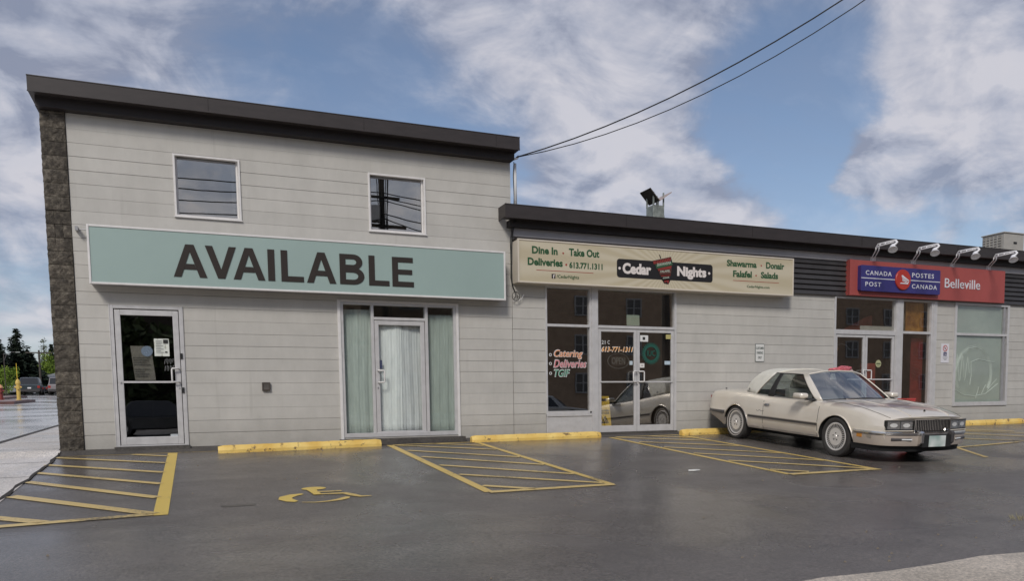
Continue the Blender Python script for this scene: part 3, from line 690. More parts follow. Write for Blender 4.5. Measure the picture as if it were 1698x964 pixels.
# curtained entrance
x0, x1, z0, z1 = OPT[3]
b = MB(); frame_ring(b, x0+.05, x1-.045, z0, z1, .05, -.01, .1, .075)
for xa, xb in ((4.905, 4.955), (5.89, 5.945)): b.box(xa, xb, -.012, .1, z0+.05, z1-.05)
b.box(4.955, 5.89, -.012, .1, 2.15, 2.20)
front = b.build('storefront_frame', M_ALU, tall, bevel=.004)
b = MB(); b.box(x0, x0+.05, -.03, .1, z0-.05, z1+.005); b.box(x1-.045, x1, -.03, .1, z0-.05, z1+.005); b.box(x0, x1, -.03, .02, z1, z1+.03); b.build('jamb_trim', M_ALUW, tall, bevel=.004)
b = MB(); b.box(4.42, 4.905, .03, .036, .15, 2.41); b.build('pane', G_CLR, front)
b = MB(); b.box(5.945, 6.44, .03, .036, .15, 2.41); b.build('pane', G_CLR, front)
b = MB(); b.box(4.955, 5.89, .03, .036, 2.2, 2.41); b.build('pane', G_CLR, front)
b = MB(); frame_ring(b, 4.965, 5.88, .075, 2.14, .075, .0, .05, .095); d2 = b.build('door', M_ALU, tall, bevel=.006)
b = MB(); b.box(5.035, 5.81, .024, .03, .165, 2.07); b.build('pane', G_CLR, d2)
b = MB(); b.tube([(5.005, .0, 1.255), (5.005, -.06, 1.255), (5.10, -.07, 1.255), (5.107, -.07, 1.235), (5.107, -.07, 1.06), (5.10, -.07, 1.045), (5.005, -.06, 1.045), (5.005, 0, 1.045)], .013); b.build('handle', M_ALUW, d2, smooth=True)
b = MB(); b.tube([(5.0, -.001, .95), (5.0, -.012, .95)], .013, 12); b.build('lock', M_STEEL, d2)
b = MB(); b.box(5.045, 5.09, .018, .022, 1.29, 1.44); b.build('lock_sticker', mat('blue_black_sticker', (.05, .06, .12), .4), d2)
b = MB(); b.box(x0-.03, x1+.03, -.22, .1, -.12, .045); b.build('entrance_sill', M_APRON, tall)
b = MB(); room(b, x0, x1, 0.02, 2.6, .13, 1.8); b.build('interior_wall', mat('pale_interior', (.30, .30, .28), .9, var=.2, vscale=1), tall)
def curtain(x0, x1, z0, z1, y, col, label, seed, gap=None):
    rnd = random.Random(seed); rows = []; n = 80; ph = [rnd.uniform(0, 6) for _ in range(4)]
    for j in range(13):
        v = j/12; r = []
        for i in range(n+1):
            u = i/n; a = .004+.005*v
            y_ = y+a*.7*math.sin(u*22+ph[0]+.5*math.sin(v*2+ph[1]))+.002*math.sin(u*61+ph[2]+v)+.02*math.sin(u*5+ph[3])
            r.append((x0+(x1-x0)*u+(.01*math.sin(v*5+ph[3])*(1 if 0 < i < n else 0)), y_, z1-(z1-z0)*v))
        rows.append(r)
    b = MB(); b.grid(rows); o = b.build('curtain', mat(label[:12]+'cloth', col, .9, var=.12, vscale=5, stretch=(4, 1, .6)), smooth=True)
    s = o.modifiers.new('thick', 'SOLIDIFY'); s.thickness = .002
    tag(o, label, 'curtain', 'curtains drawn across the middle entrance')
curtain(4.40, 4.93, .12, 2.33, .09, (.46, .50, .47), 'green tinted curtain behind the left side light of the middle entrance', 1)
curtain(4.97, 5.46, .12, 2.16, .085, (.82, .82, .82), 'pale grey curtain behind the left half of the middle door', 2)
curtain(5.39, 5.88, .12, 2.16, .105, (.66, .66, .67), 'darker grey curtain behind the right half of the middle door', 3)
curtain(5.93, 6.46, .12, 2.28, .09, (.38, .42, .39), 'dull green curtain behind the right side light of the middle entrance', 4)

# vent box on the wall
t = thing('wall_vent', 'small square brown vent box on the wall left of the curtained entrance', 'vent', (3.085, 0, .91))
b = MB(); frame_ring(b, 3.02, 3.15, .91, 1.05, .02, -.05, 0); b.build('housing', mat('vent_brown', (.07, .055, .045), .5), t, bevel=.004)
b = MB(); b.box(3.04, 3.13, -.02, 0, .93, 1.03)
for i in range(5): b.box(3.04, 3.13, -.04, -.02, .935+i*.02, .943+i*.02)
b.build('louvre', mat('vent_grey', (.22, .20, .18), .5), t)

# AVAILABLE sign
def box_sign(name, label, x0, x1, z0, z1, yf, yb, mface, rim=.03, mrim=None):
    t = thing(name, label, 'sign', ((x0+x1)/2, yb, z0))
    b = MB(); b.box(x0+.012, x1-.012, yf+.025, yb, z0+.012, z1-.012); b.build('sign_box', mrim or M_ALUD, t)
    b = MB(); frame_ring(b, x0, x1, z0, z1, rim, yf, yf+.05); b.build('rim', mrim or M_ALUW, t, bevel=.006)
    b = MB(); b.box(x0+rim-.002, x1-rim+.002, yf+.012, yf+.024, z0+rim-.002, z1-rim+.002); b.build('face', mface, t)
    return t
M_TEAL = mat('teal_sign_face', (.315, .41, .38), .42, var=.04, vscale=.8)
avs = box_sign('shop_sign', 'long teal sign board reading AVAILABLE on the two storey wall', .56, 7.37, 2.54, 3.43, -.3, 0, M_TEAL, .032)
M_LET = mat('letter_brown', (.032, .025, .021), .6, spec=.3)
cap0, cap1 = 2.705, 3.213
def letter(polys, x0, x1):
    b = MB()
    for pl in polys:
        b.prism([(x0+(x1-x0)*a, cap0+(cap1-cap0)*c) for a, c in pl], -.298, -.289)
    b.build('letter', M_LET, avs)
LA = [[(0, 0), (.23, 0), (.61, 1), (.38, 1)], [(.77, 0), (1, 0), (.62, 1), (.39, 1)], ]
def LetterA(x0, x1):
    b = MB(); f = lambda a, c: (x0+(x1-x0)*a, cap0+(cap1-cap0)*c)
    # two legs meeting at the apex and a crossbar between them
    b.prism([f(0, 0), f(.225, 0), f(.5, .78), f(.5, 1), f(.375, 1)], -.298, -.289); b.prism([f(.775, 0), f(1, 0), f(.625, 1), f(.5, 1), f(.5, .78)], -.298, -.289)
    b.prism([f(.31, .235), f(.69, .235), f(.625, .405), f(.375, .405)], -.2975, -.289); b.build('letter', M_LET, avs)
LetterA(1.742, 2.234)
letter([[(.385, 0), (.5, 0), (.5, .28), (.235, 1), (0, 1)], [(.5, 0), (.615, 0), (1, 1), (.765, 1), (.5, .28)]], 2.215, 2.68)
LetterA(2.63, 3.12)
letter([[(0, 0), (1, 0), (1, 1), (0, 1)]], 3.166, 3.274)
letter([[(0, 0), (1, 0), (1, .175), (.29, .175), (.29, 1), (0, 1)]], 3.375, 3.736)
LetterA(3.786, 4.272)
def LetterB(x0, x1):
    b = MB(); y0, y1 = -.298, -.289
    f = lambda a, c: (x0+(x1-x0)*a, cap0+(cap1-cap0)*c)
    b.prism([f(0, 0), f(.24, 0), f(.24, 1), f(0, 1)], y0, y1)
    for (zc, zr, xr) in ((.745, .255, .93), (.28, .28, 1.0)):
        n = 14; out = []; inn = []
        for i in range(n+1):
            a = -math.pi/2+math.pi*i/n
            out.append(f(.56+(xr-.56)*math.cos(a), zc+zr*math.sin(a))); inn.append(f(.54+(xr-.25-.54)*math.cos(a), zc+(zr-.16)*math.sin(a)))
        out = [f(.24, zc-zr)]+out+[f(.24, zc+zr)]; inn = [f(.24, zc-zr+.16)]+inn+[f(.24, zc+zr-.16)]
        m_ = len(out); yy = y0+(.0006 if zr > .26 else 0)
        vs = [(p[0], yy, p[1]) for p in out]+[(p[0], yy, p[1]) for p in inn]+[(p[0], y1, p[1]) for p in out]+[(p[0], y1, p[1]) for p in inn]
        fs = []
        for i in range(m_-1):
            fs += [(i, i+1, m_+i+1, m_+i), (2*m_+i, 3*m_+i, 3*m_+i+1, 2*m_+i+1), (i, 2*m_+i, 2*m_+i+1, i+1), (m_+i, m_+i+1, 3*m_+i+1, 3*m_+i)]
        b.add(vs, fs)
    b.build('letter', M_LET, avs)
LetterB(4.335, 4.752)
letter([[(0, 0), (1, 0), (1, .175), (.29, .175), (.29, 1), (0, 1)]], 4.831, 5.187)
letter([[(0, 0), (1, 0), (1, .175), (.27, .175), (.27, .42), (.93, .42), (.93, .585), (.27, .585), (.27, .83), (.97, .83), (.97, 1), (0, 1)]], 5.241, 5.624)
b = MB(); b.tube([(.40, -.1, 3.38), (.56, -.12, 3.38)], .009); b.box(.39, .43, -.14, -.0, 3.36, 3.42); b.build('bracket', M_ALUD, avs)
# ------------------------------------------------------------------ one storey building
low = thing('one_storey_building', 'long one storey grey block shop building with dark flashing roof edge and dark siding band', 'building', (14, 0, 0))
XE = 27.
OPL = [(8.30, 9.30, .05, 2.92), (9.30, 11.29, .0, 2.92), (15.57, 18.83, .0, 3.0), (19.45, 21.43, .42, 3.0), (23.4, 25.4, .42, 3.0)]
OPL2 = [(8.30, 11.29, .0, 2.92)]+OPL[2:]
courses(low, 7.62, XE, 20, OPL2, 3.76)
b = MB(); wall_with_holes(b, 7.6, XE, -.35, 4.05, OPL2, .03, .2); b.box(XE-.2, XE, .2, 12, -.35, 4.05); b.box(7.62, XE-.2, 11.8, 12, -.35, 4.05)
b.build('wall', M_MORTAR, low)
b = MB(); zt = 4.285
b.box(7.36, XE+.1, -.35, -.33, 4.045, zt); b.box(7.36, 7.38, -.33, -.0, 4.045, zt); b.box(7.36, XE+.1, -.356, -.32, zt-.01, zt+.005); b.box(7.36, XE+.1, -.356, -.33, 4.037, 4.05); b.box(7.36, XE+.1, -.34, -.16, 4.044, 4.05)
b.build('roof_cap', M_FASC, low)
b = MB(); b.box(7.62, XE+.1, -.33, 12.1, 4.06, 4.2); b.build('roof_deck', M_FASC2, low)
b = MB(); b.box(7.52, XE+.1, -.175, -.0, 3.925, 4.045); b.build('fascia_band', M_FASC2, low)
for x in [9.9, 12.95, 16.0, 19.05, 22.1]:
    b = MB(); b.box(x, x+.014, -.354, -.35, 4.06, 4.27); b.build('flashing_seam', M_FASC2, low)
b = MB(); b.box(7.64, XE, -.06, -.0, 3.775, 3.925); b.build('trim_board', mat('lilac_trim', (.40, .385, .39), .5, var=.06, vscale=3), low)
M_SID = mat('dark_siding', (.045, .042, .042), .45, var=.2, vscale=4)
for i in range(7):
    za = 2.985+i*.113; b = MB()
    b.prism([(-.05, za), (-.068, za+.012), (-.03, za+.108), (0, za+.108), (0, za)], 14.16, XE, 'x'); b.build('siding_board', M_SID, low)
# restaurant front
b = MB(); X0, X1 = 8.30, 11.29
b.box(8.30, 8.335, -.02, .1, .05, 2.92); b.box(9.262, 9.30, -.02, .1, .46, 2.92); b.box(8.335, 9.262, -.02, .1, 2.862, 2.92); b.box(8.335, 9.262, -.02, .1, 2.12, 2.17); b.box(8.335, 9.262, -.02, .1, .42, .475)
rw = b.build('window', M_ALU, low, bevel=.004)
b = MB(); b.box(8.33, 9.265, .03, .036, 2.17, 2.862); b.build('pane', G_DOOR, rw)
b = MB(); b.box(8.33, 9.265, .03, .036, .475, 2.12); pn = b.build('pane', G_DOOR, rw)
b = MB(); b.box(8.30, 9.30, -.012, .03, .05, .42); b.box(8.30, 9.30, -.03, .03, .37, .42); b.build('kick_panel', M_ALU, low, bevel=.004)
b = MB(); b.box(9.30, 9.44, -.04, .1, .0, 2.92); b.box(11.25, 11.30, -.02, .1, .0, 2.92); b.box(9.44, 11.25, -.02, .1, 2.872, 2.92); b.box(9.44, 11.25, -.02, .1, 2.115, 2.17)
b.box(9.44, 9.46, -.01, .1, 0, 2.115); fr = b.build('storefront_frame', M_ALU, low, bevel=.004)
b = MB(); b.box(9.44, 11.25, .03, .036, 2.17, 2.872); b.build('pane', G_DOOR, fr)
def shop_door(x0, x1, z0, z1, hx, parent, zb=1.045, mirror=False, g=None):
    b = MB(); frame_ring(b, x0, x1, z0, z1, .062, .0, .05, .13); d = b.build('door', M_ALU, parent, bevel=.006)
    b = MB(); b.box(x0+.06, x1-.06, .022, .028, z0+.125, z1-.06); b.build('pane', g or G_DOOR, d)
    b = MB(); b.box(x0+.03, x1-.03, -.02, -.002, zb-.014, zb+.014); b.build('push_bar', M_ALU, d)
    s = 1 if hx < (x0+x1)/2 else -1
    b = MB(); b.tube([(hx, .0, zb+.21), (hx, -.06, zb+.21), (hx+s*.085, -.07, zb+.21), (hx+s*.095, -.07, zb+.19), (hx+s*.095, -.07, zb+.015), (hx+s*.085, -.07, zb), (hx, -.06, zb), (hx, 0, zb)], .013); b.build('handle', M_ALUW, d, smooth=True)
    return d
dL = shop_door(9.465, 10.352, .03, 2.11, 10.325, fr); dR = shop_door(10.36, 11.245, .03, 2.11, 10.39, fr)
b = MB(); b.box(8.3, 11.3, -.06, .11, -.1, .028); b.build('door_step', M_APRON, low)
# restaurant room
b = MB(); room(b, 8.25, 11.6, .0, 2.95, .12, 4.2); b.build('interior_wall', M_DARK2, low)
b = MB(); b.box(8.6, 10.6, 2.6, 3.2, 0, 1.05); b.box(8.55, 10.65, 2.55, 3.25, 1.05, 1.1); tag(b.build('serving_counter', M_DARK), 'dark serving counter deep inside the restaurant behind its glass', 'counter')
# lettering on the glass
M_OR = mat('neon_orange', (.72, .30, .14), .5); M_PK = mat('neon_pink', (.62, .20, .22), .5); M_GR = mat('neon_green', (.10, .30, .20), .5); M_WH = mat('white_print', (.68, .68, .66), .5)
def glow_text(body, x0, x1, z0, z1, m, parent, name='lettering', y=.028):
    o1 = text(body, x0-.012, x1+.012, z0-.012, z1+.012, y-.0005, 't', M_WH, None, .035, .0008, shear=.25)
    o2 = text(body, x0, x1, z0, z1, y-.002, 't', m, None, .012, .0008, shear=.25); return join(name, [o1, o2], parent)
glow_text('Catering', 8.50, 9.12, 1.50, 1.67, M_OR, rw, 'catering_lettering')
glow_text('Deliveries', 8.49, 9.20, 1.335, 1.475, M_PK, rw, 'deliveries_lettering')
glow_text('TGIF', 8.50, 8.83, 1.155, 1.285, M_GR, rw, 'friday_lettering')
b = MB()
for zz in (1.575, 1.405, 1.215): b.lathe([(.018, 0), (.03, 0), (.03, .002), (.018, .002)], (8.415, .025, zz), 'y', 14, closed=True)
b.build('bullet_rings', M_WH, rw)
glow_text('613-771-1311', 9.55, 10.265, 1.655, 1.745, mat('phone_orange', (.80, .36, .08), .5), dL, 'phone_lettering', .02)
o1 = text('21', 9.545, 9.63, 1.80, 1.875, .018, 't', M_WH, None, .0); o2 = text('C', 9.68, 9.73, 1.80, 1.875, .018, 't', M_WH, None, .0); join('number_lettering', [o1, o2], dL)
b = MB(); b.lathe([(.24, 0), (.25, 0), (.25, .004), (.24, .004)], (0, 0, 0), 'y', 40, closed=True); b.v = [(9.945+x, .045+y, 1.47+z*.62) for x, y, z in b.v]
o = b.mesh('t', mat('open_tube', (.30, .31, .30), .4)); ob = bpy.data.objects.new('t', o); COL.objects.link(ob)
o2 = text('OPEN', 9.79, 10.10, 1.405, 1.535, .043, 't', MATS['open_tube'], None, -.01)
t = thing('open_sign', 'unlit oval OPEN sign inside the left restaurant door', 'sign', (9.945, .05, 1.3)); join('tube_letters', [ob, o2], t)
b = MB(); b.box(9.78, 10.11, .05, .056, 1.38, 1.56); b.build('backing', M_DARK, t)
# round green emblem on right door (wreath with initials)
b = MB(); n = 28
for i in range(n):
    a = 2*math.pi*i/n; c, s = math.cos(a), math.sin(a); r0, r1, wd = .165, .225, .022
    b.add([(10.70+c*r0-s*wd, .018, 1.625+s*r0+c*wd), (10.70+c*r0+s*wd, .018, 1.625+s*r0-c*wd), (10.70+c*r1+s*wd*.4, .018, 1.625+s*r1-c*wd*.4), (10.70+c*r1-s*wd*.4, .018, 1.625+s*r1+c*wd*.4)], [(0, 1, 2, 3)])
b.lathe([(.135, 0), (.17, 0), (.17, .001), (.135, .001)], (10.70, .017, 1.625), 'y', 36, closed=True)
me = b.mesh('t', mat('emblem_green', (.015, .085, .062), .5)); ob = bpy.data.objects.new('t', me); COL.objects.link(ob)
o2 = text('IUC', 10.60, 10.80, 1.57, 1.69, .017, 't', MATS['emblem_green'], None, .02); join('round_emblem', [ob, o2], dR)
def sticker(x0, x1, z0, z1, col, parent, y=.017, dark=None):
    b = MB(); b.box(x0, x1, y, y+.002, z0, z1); m1 = mat('st_%d_%d_%d' % tuple(int(c*99) for c in col), col, .5); ms = [m1, PB]
    if dark: b.box(*dark[:2], y-.001, y, *dark[2:], 1)
    return b.build('sticker', ms, parent)
sticker(10.44, 10.63, 1.865, 1.995, (.7, .7, .68), dR, dark=(10.50, 10.56, 1.90, 1.96))
sticker(10.43, 10.54, 1.335, 1.425, (.72, .7, .66), dR, dark=(10.475, 10.495, 1.37, 1.39))
sticker(11.03, 11.17, 1.40, 1.475, (.45, .55, .62), dR)
sticker(11.06, 11.18, 1.93, 2.02, (.45, .40, .16), dR)
sticker(10.19, 10.26, 1.39, 1.47, (.5, .58, .62), dL)
notice('paper_notice', 'blank pale green sheet standing in the window above the restaurant doors', 10.148, 10.45, 2.19, 2.405, .06, (.50, .62, .54))
# wet floor sign
t = thing('wet_floor_sign', 'yellow folding wet floor caution sign standing inside the left restaurant door', 'caution sign', (9.64, .25, 0.03))
M_Y2 = mat('yellow_plastic', (.85, .60, .05), .4)
b = MB(); 
b.add([(9.51, .06, .05), (9.80, .06, .05), (9.77, .13, .76), (9.54, .13, .76), (9.51, .08, .05), (9.80, .08, .05), (9.77, .15, .76), (9.54, .15, .76)], [(0, 1, 2, 3), (7, 6, 5, 4), (0, 4, 5, 1), (1, 5, 6, 2), (2, 6, 7, 3), (3, 7, 4, 0)]); b.build('front_leaf', M_Y2, t, bevel=.006)
b = MB(); b.add([(9.50, .40, .05), (9.79, .40, .05), (9.76, .21, .76), (9.53, .21, .76), (9.50, .38, .05), (9.79, .38, .05), (9.76, .19, .76), (9.53, .19, .76)], [(0, 1, 2, 3), (7, 6, 5, 4), (0, 4, 5, 1), (1, 5, 6, 2), (2, 6, 7, 3), (3, 7, 4, 0)]); b.build('rear_leaf', M_Y2, t)
b = MB(); b.box(9.585, 9.705, .112, .122, .66, .71); b.build('grip_slot', PB, t)
o1 = text('CAUTION', 9.545, 9.745, .45, .485, .088, 't', PB, None, .02); o2 = text('WET FLOOR', 9.54, 9.75, .40, .435, .083, 't', PB, None, .02); join('caution_lettering', [o1, o2], t)
b = MB(); 
for k in range(3):
    a0, a1 = math.pi/2+k*2.0944, math.pi/2+(k+1)*2.0944; b.tube([(9.645+.085*math.cos(a0), .068, .265+.085*math.sin(a0)), (9.645+.085*math.cos(a1), .068, .265+.085*math.sin(a1))], .009, 6)
b.tube([(9.62, .067, .23), (9.645, .067, .27), (9.68, .067, .24)], .008, 6); b.lathe([(0, 0), (.013, 0), (.013, .004)], (9.655, .066, .295), 'y', 10)
b.tube([(9.60, .060, .15), (9.69, .060, .14)], .01, 6); b.tube([(9.59, .060, .12), (9.70, .060, .115)], .008, 6); b.build('warning_triangle', PB, t)

# post office front
b = MB(); b.box(15.57, 15.615, -.03, .1, 0, 3.0); b.box(17.47, 17.49, -.02, .1, 0, 3.0); b.box(17.49, 17.70, -.035, .1, 0, 3.0); b.box(18.64, 18.83, -.03, .1, 0, 3.0); b.box(15.615, 17.47, -.02, .1, 2.95, 3.0); b.box(17.70, 18.64, -.02, .1, 2.95, 3.0)
b.box(15.615, 17.47, -.02, .1, 2.13, 2.235); b.box(17.70, 18.64, -.02, .1, 2.18, 2.24); b.box(17.70, 18.64, -.02, .1, .0, .50)
b.box(18.70, 18.72, -.045, -.03, 0, 3.0)
pf = b.build('storefront_frame', M_ALU, low, bevel=.004)
b = MB(); b.box(15.6, 17.48, .03, .036, 2.23, 2.96); b.build('pane', G_DOOR, pf)
b = MB(); b.box(17.69, 18.65, .03, .036, 2.23, 2.96); b.build('pane', G_DOOR, pf)
b = MB(); b.box(17.69, 18.65, .03, .036, .49, 2.19); b.build('pane', G_DOOR, pf)
shop_door(15.63, 16.545, .03, 2.125, 16.52, pf, 1.09); shop_door(16.555, 17.465, .03, 2.125, 16.585, pf, 1.09)
b = MB(); room(b, 15.5, 18.9, 0.0, 3.05, .14, 3.6); b.build('interior_wall', mat('post_interior', (.16, .09, .07), .9, var=.5, vscale=1.2), low)
M_RED = mat('poster_red', (.27, .035, .03), .5, var=.4, vscale=4)
t = thing('poster', 'dark red poster on the right side of the tall post office side light', 'poster', (18.4, .2, .5)); b = MB(); b.box(18.22, 18.62, .18, .19, .3, 2.1); b.build('poster_sheet', M_RED, t)
b = MB(); [b.tube([(18.25, .175, 1.75-i*.07), (18.45, .175, 1.8-i*.09), (18.6, .175, 1.72-i*.08)], .004, 4) for i in range(9)]; b.build('print_lines', mat('pale_print', (.30, .18, .15), .6), t)
t = thing('poster', 'orange and red poster in the upper side light of the post office', 'poster', (18.3, .2, 2.25)); b = MB(); b.box(18.02, 18.62, .18, .19, 2.26, 2.95); b.build('poster_sheet', mat('poster_orange', (.42, .12, .03), .5, var=.6, vscale=3, col2=(.55, .30, .07)), t)
b = MB(); b.box(17.72, 18.02, .2, .21, 2.26, 2.95); b.build('grey_picture', mat('poster_grey', (.2, .19, .16), .5, var=.8, vscale=9), t)
t = thing('display_rack', 'dark wire card rack standing behind the tall post office side light', 'rack', (17.95, .6, 0))
b = MB()
for i in range(7): b.box(17.78+i*.065, 17.79+i*.065, .5, .51, .1, 1.75)
for i in range(8): b.box(17.76, 18.2, .49, .52, .2+i*.2, .215+i*.2)
b.build('wires', mat('rack_wire', (.10, .11, .08), .5), t)
b = MB()
for i in range(6):
    for j in range(7): b.box(17.79+i*.065, 17.84+i*.065, .53, .54, .24+j*.2, .34+j*.2, (i*3+j*5) % 3)
b.build('cards', [mat('card_green', (.07, .09, .05), .6), mat('card_brown', (.10, .07, .04), .6), mat('card_red', (.13, .03, .03), .6)], t)
t = thing('poster', 'red banner behind the right post office door', 'poster', (17.2, .6, .3)); b = MB(); b.box(16.95, 17.42, .5, .51, .3, 1.5); b.build('poster_sheet', mat('poster_deep', (.42, .08, .06), .6, var=.4, vscale=3), t)
t = thing('poster', 'sloping red sale banner behind the glass above the post office doors', 'poster', (16.9, .7, 2.2)); b = MB(); b.prism([(16.35, 2.24), (17.44, 2.24), (17.44, 2.68), (17.2, 2.62)], .65, .66); b.build('poster_sheet', MATS['poster_deep'], t)
notice('paper_notice', 'long white strip notice along the foot of the glass above the post office doors', 16.43, 17.45, 2.245, 2.345, .055, (.55, .57, .56))
t = thing('window_sticker', 'round yellow green emblem sticker on the right post office door', 'sticker', (16.98, .015, 1.37)); b = MB(); b.lathe([(0, -.001), (.088, -.001), (.088, .001)], (16.985, .016, 1.46), 'y', 24); b.build('disc', mat('sticker_olive', (.42, .42, .24), .5), t)
b = MB(); b.box(16.92, 17.05, .012, .0145, 1.445, 1.475); b.box(16.95, 17.02, .012, .0145, 1.40, 1.41); b.build('print_lines', mat('olive_print', (.09, .11, .05), .5), t)
t = thing('window_sticker', 'small round pink sticker low on the left post office door', 'sticker', (16.13, .015, 1.2)); b = MB(); b.lathe([(0, -.001), (.05, -.001), (.05, .001)], (16.15, .016, 1.28), 'y', 18); b.build('disc', mat('sticker_pink', (.50, .33, .31), .5), t)
notice('paper_notice', 'small pale blue notice low on the left post office door, just above the car roof', 15.83, 16.05, 1.22, 1.36, .018, (.42, .52, .55))
t = thing('wall_lamp_reflection', 'orange cut-out standing in for a mirrored wall lamp inside the left post office door', 'reflection', (15.95, .3, 1.7)); t.name = 'hanging_decoration'  # cut-out and pale wire added as the mirror image of a wall lamp
b = MB(); b.prism([(15.86, 1.66), (15.93, 1.64), (16.03, 1.82), (16.0, 1.88), (15.93, 1.84)], .3, .31); b.build('orange_cutout', mat('cutout_orange', (.45, .20, .07), .6), t)
b = MB(); b.tube([(15.98, .3, 1.90), (16.1, .3, 1.94), (16.25, .3, 1.91), (16.36, .3, 1.82)], .008, 6); b.build('wire', mat('pale_wire', (.3, .3, .28), .5), t)
# big frosted window at the right
b = MB(); frame_ring(b, 19.45, 21.43, .42, 3.0, .075, -.03, .1, .10); b.box(19.52, 21.36, -.02, .1, 2.18, 2.24); fw = b.build('window', M_ALU, low, bevel=.004)
b = MB(); b.box(21.225, 21.29, -.01, .1, .5, 2.95); b.build('mullion', M_ALUD, fw)
M_FROST = mat('frost_film', (.335, .36, .315), .55, var=.12, vscale=1.2)
b = MB(); b.box(19.52, 21.23, .035, .045, 2.24, 2.93); p1 = b.build('frosted_film', M_FROST, fw)
b = MB(); b.box(19.52, 21.23, .035, .045, .52, 2.18); p2 = b.build('frosted_film', M_FROST, fw)
b = MB(); b.box(19.52, 21.23, .015, .02, 2.24, 2.93); b.build('pane', G_CLR, fw)
b = MB(); b.box(19.52, 21.23, .015, .02, .52, 2.18); b.build('pane', G_CLR, fw)
M_SW = mat('film_streak', (.50, .53, .48), .5)
b = MB(); cx, cz = 20.24, 1.24
for rr, th in ((.68, .012), (.64, .022), (.60, .01)):
    pts = []
    for i in range(41):
        a = R(-35)+R(250)*i/40; pts.append((cx+rr*1.0*math.cos(a), .033, cz+rr*1.02*math.sin(a)+.012*math.sin(i*1.7)))
    pts = [p for p in pts if 19.53 < p[0] < 21.21]; b.tube(pts, th*.6, 4)
pts = [(19.62+.028*i, .033, 1.36+(.36-.004*i)*math.sin(i*.95+.5)*(1 if i < 16 else .5)) for i in range(19)]; b.tube(pts, .008, 4)
b.tube([(20.12, .033, 1.52), (20.4, .033, 1.60), (20.72, .033, 1.55), (21.0, .033, 1.52)], .013, 4); b.tube([(20.14, .033, 1.52), (20.16, .033, 1.2), (20.12, .033, .95)], .010, 4)
b.tube([(19.6, .033, .82), (19.9, .033, .70), (20.3, .033, .66), (20.7, .033, .72), (21.15, .033, .98)], .013, 4); b.tube([(20.35, .033, .62), (20.45, .033, .9), (20.55, .033, .72), (20.7, .033, .95), (20.75, .033, .8), (21.1, .033, 1.1)], .008, 4)
b.build('reflection_streaks', M_SW, fw)  # swirling reflection drawn as pale lines on the film
b = MB(); frame_ring(b, 23.4, 25.4, .42, 3.0, .075, -.03, .1, .1); b.box(23.47, 25.33, -.02, .1, 2.18, 2.24); w2 = b.build('window', M_ALU, low); b = MB(); b.box(23.47, 25.33, .03, .04, .5, 2.93); b.build('pane', M_FROST, w2)

# restaurant sign
def sunburst():
    m, t, b, N = nodes_mat('sunburst_face'); P = N('ShaderNodeNewGeometry').outputs['Position']; s = N('ShaderNodeSeparateXYZ', {0: P})
    dx = N('ShaderNodeMath', {0: s.outputs[0], 1: 10.86}, operation='SUBTRACT'); dz = N('ShaderNodeMath', {0: s.outputs[2], 1: 3.28}, operation='SUBTRACT')
    a = N('ShaderNodeMath', {0: dz.outputs[0], 1: dx.outputs[0]}, operation='ARCTAN2'); a2 = N('ShaderNodeMath', {0: a.outputs[0], 1: 38.}, operation='MULTIPLY'); sn = N('ShaderNodeMath', {0: a2.outputs[0]}, operation='SINE')
    k = N('ShaderNodeMapRange', {0: sn.outputs[0], 1: -.8, 2: .8}); mx = N('ShaderNodeMix', data_type='RGBA'); t.links.new(k.outputs[0], mx.inputs[0]); mx.inputs[6].default_value = (.50, .435, .30, 1); mx.inputs[7].default_value = (.565, .505, .375, 1)
    t.links.new(mx.outputs[2], b.inputs['Base Color']); b.inputs['Roughness'].default_value = .4; return m
rs = box_sign('shop_sign', 'cream restaurant sign board with green lettering and a black name panel, above the restaurant', 7.62, 14.12, 2.885, 3.69, -.3, 0, sunburst(), .03, mat('cream_rim', (.60, .54, .45), .45))
b = MB(); b.box(7.62, 14.12, -.29, -.0, 3.69, 3.72); b.build('dark_cap', M_FASC2, rs)
YF = -.2885
M_SG = mat('sign_green', (.018, .085, .03), .5); M_SR = mat('sign_red', (.33, .035, .025), .5); M_SB = mat('sign_black', (.012, .010, .010), .5); M_SW2 = mat('sign_white', (.72, .66, .62), .5)
T = lambda s, a, c, d, e, m=M_SG, bd=.036, y=YF: text(s, a, c, d, e, y, 't', m, None, bd, .003)
parts('services_line', [T('Dine In', 7.91, 8.44, 3.43, 3.57), T('Take Out', 8.68, 9.335, 3.43, 3.575), T('Deliveries', 7.82, 8.545, 3.213, 3.355), T('613.771.1311', 8.685, 9.405, 3.20, 3.32), T('•', 8.54, 8.575, 3.455, 3.49, M_SR), T('•', 8.60, 8.64, 3.24, 3.28, M_SR),
                            T('/CedarNights', 8.415, 8.89, 2.985, 3.065, bd=.01)], rs)
parts('dishes_line', [T('Shawarma', 12.35, 13.12, 3.435, 3.57), T('Donair', 13.37, 13.86, 3.437, 3.575), T('Falafel', 12.51, 12.995, 3.222, 3.36), T('Salads', 13.235, 13.695, 3.228, 3.365), T('•', 13.225, 13.26, 3.475, 3.51, M_SR), T('•', 13.09, 13.125, 3.26, 3.295, M_SR), T('CedarNights.com', 12.87, 13.47, 3.0, 3.07, bd=.01)], rs)
b = MB(); b.box(7.995, 9.203, -.2905, -.2885, 3.127, 3.137); b.box(12.51, 13.72, -.2905, -.2885, 3.145, 3.155); b.build('red_rules', M_SR, rs)
b = MB(); b.box(8.31, 8.39, -.2905, -.2885, 2.99, 3.075); o1 = b.build('t', M_SB); o2 = T('f', 8.335, 8.375, 2.992, 3.065, M_SW2, .02, -.2906); join('social_badge', [o1, o2], rs)
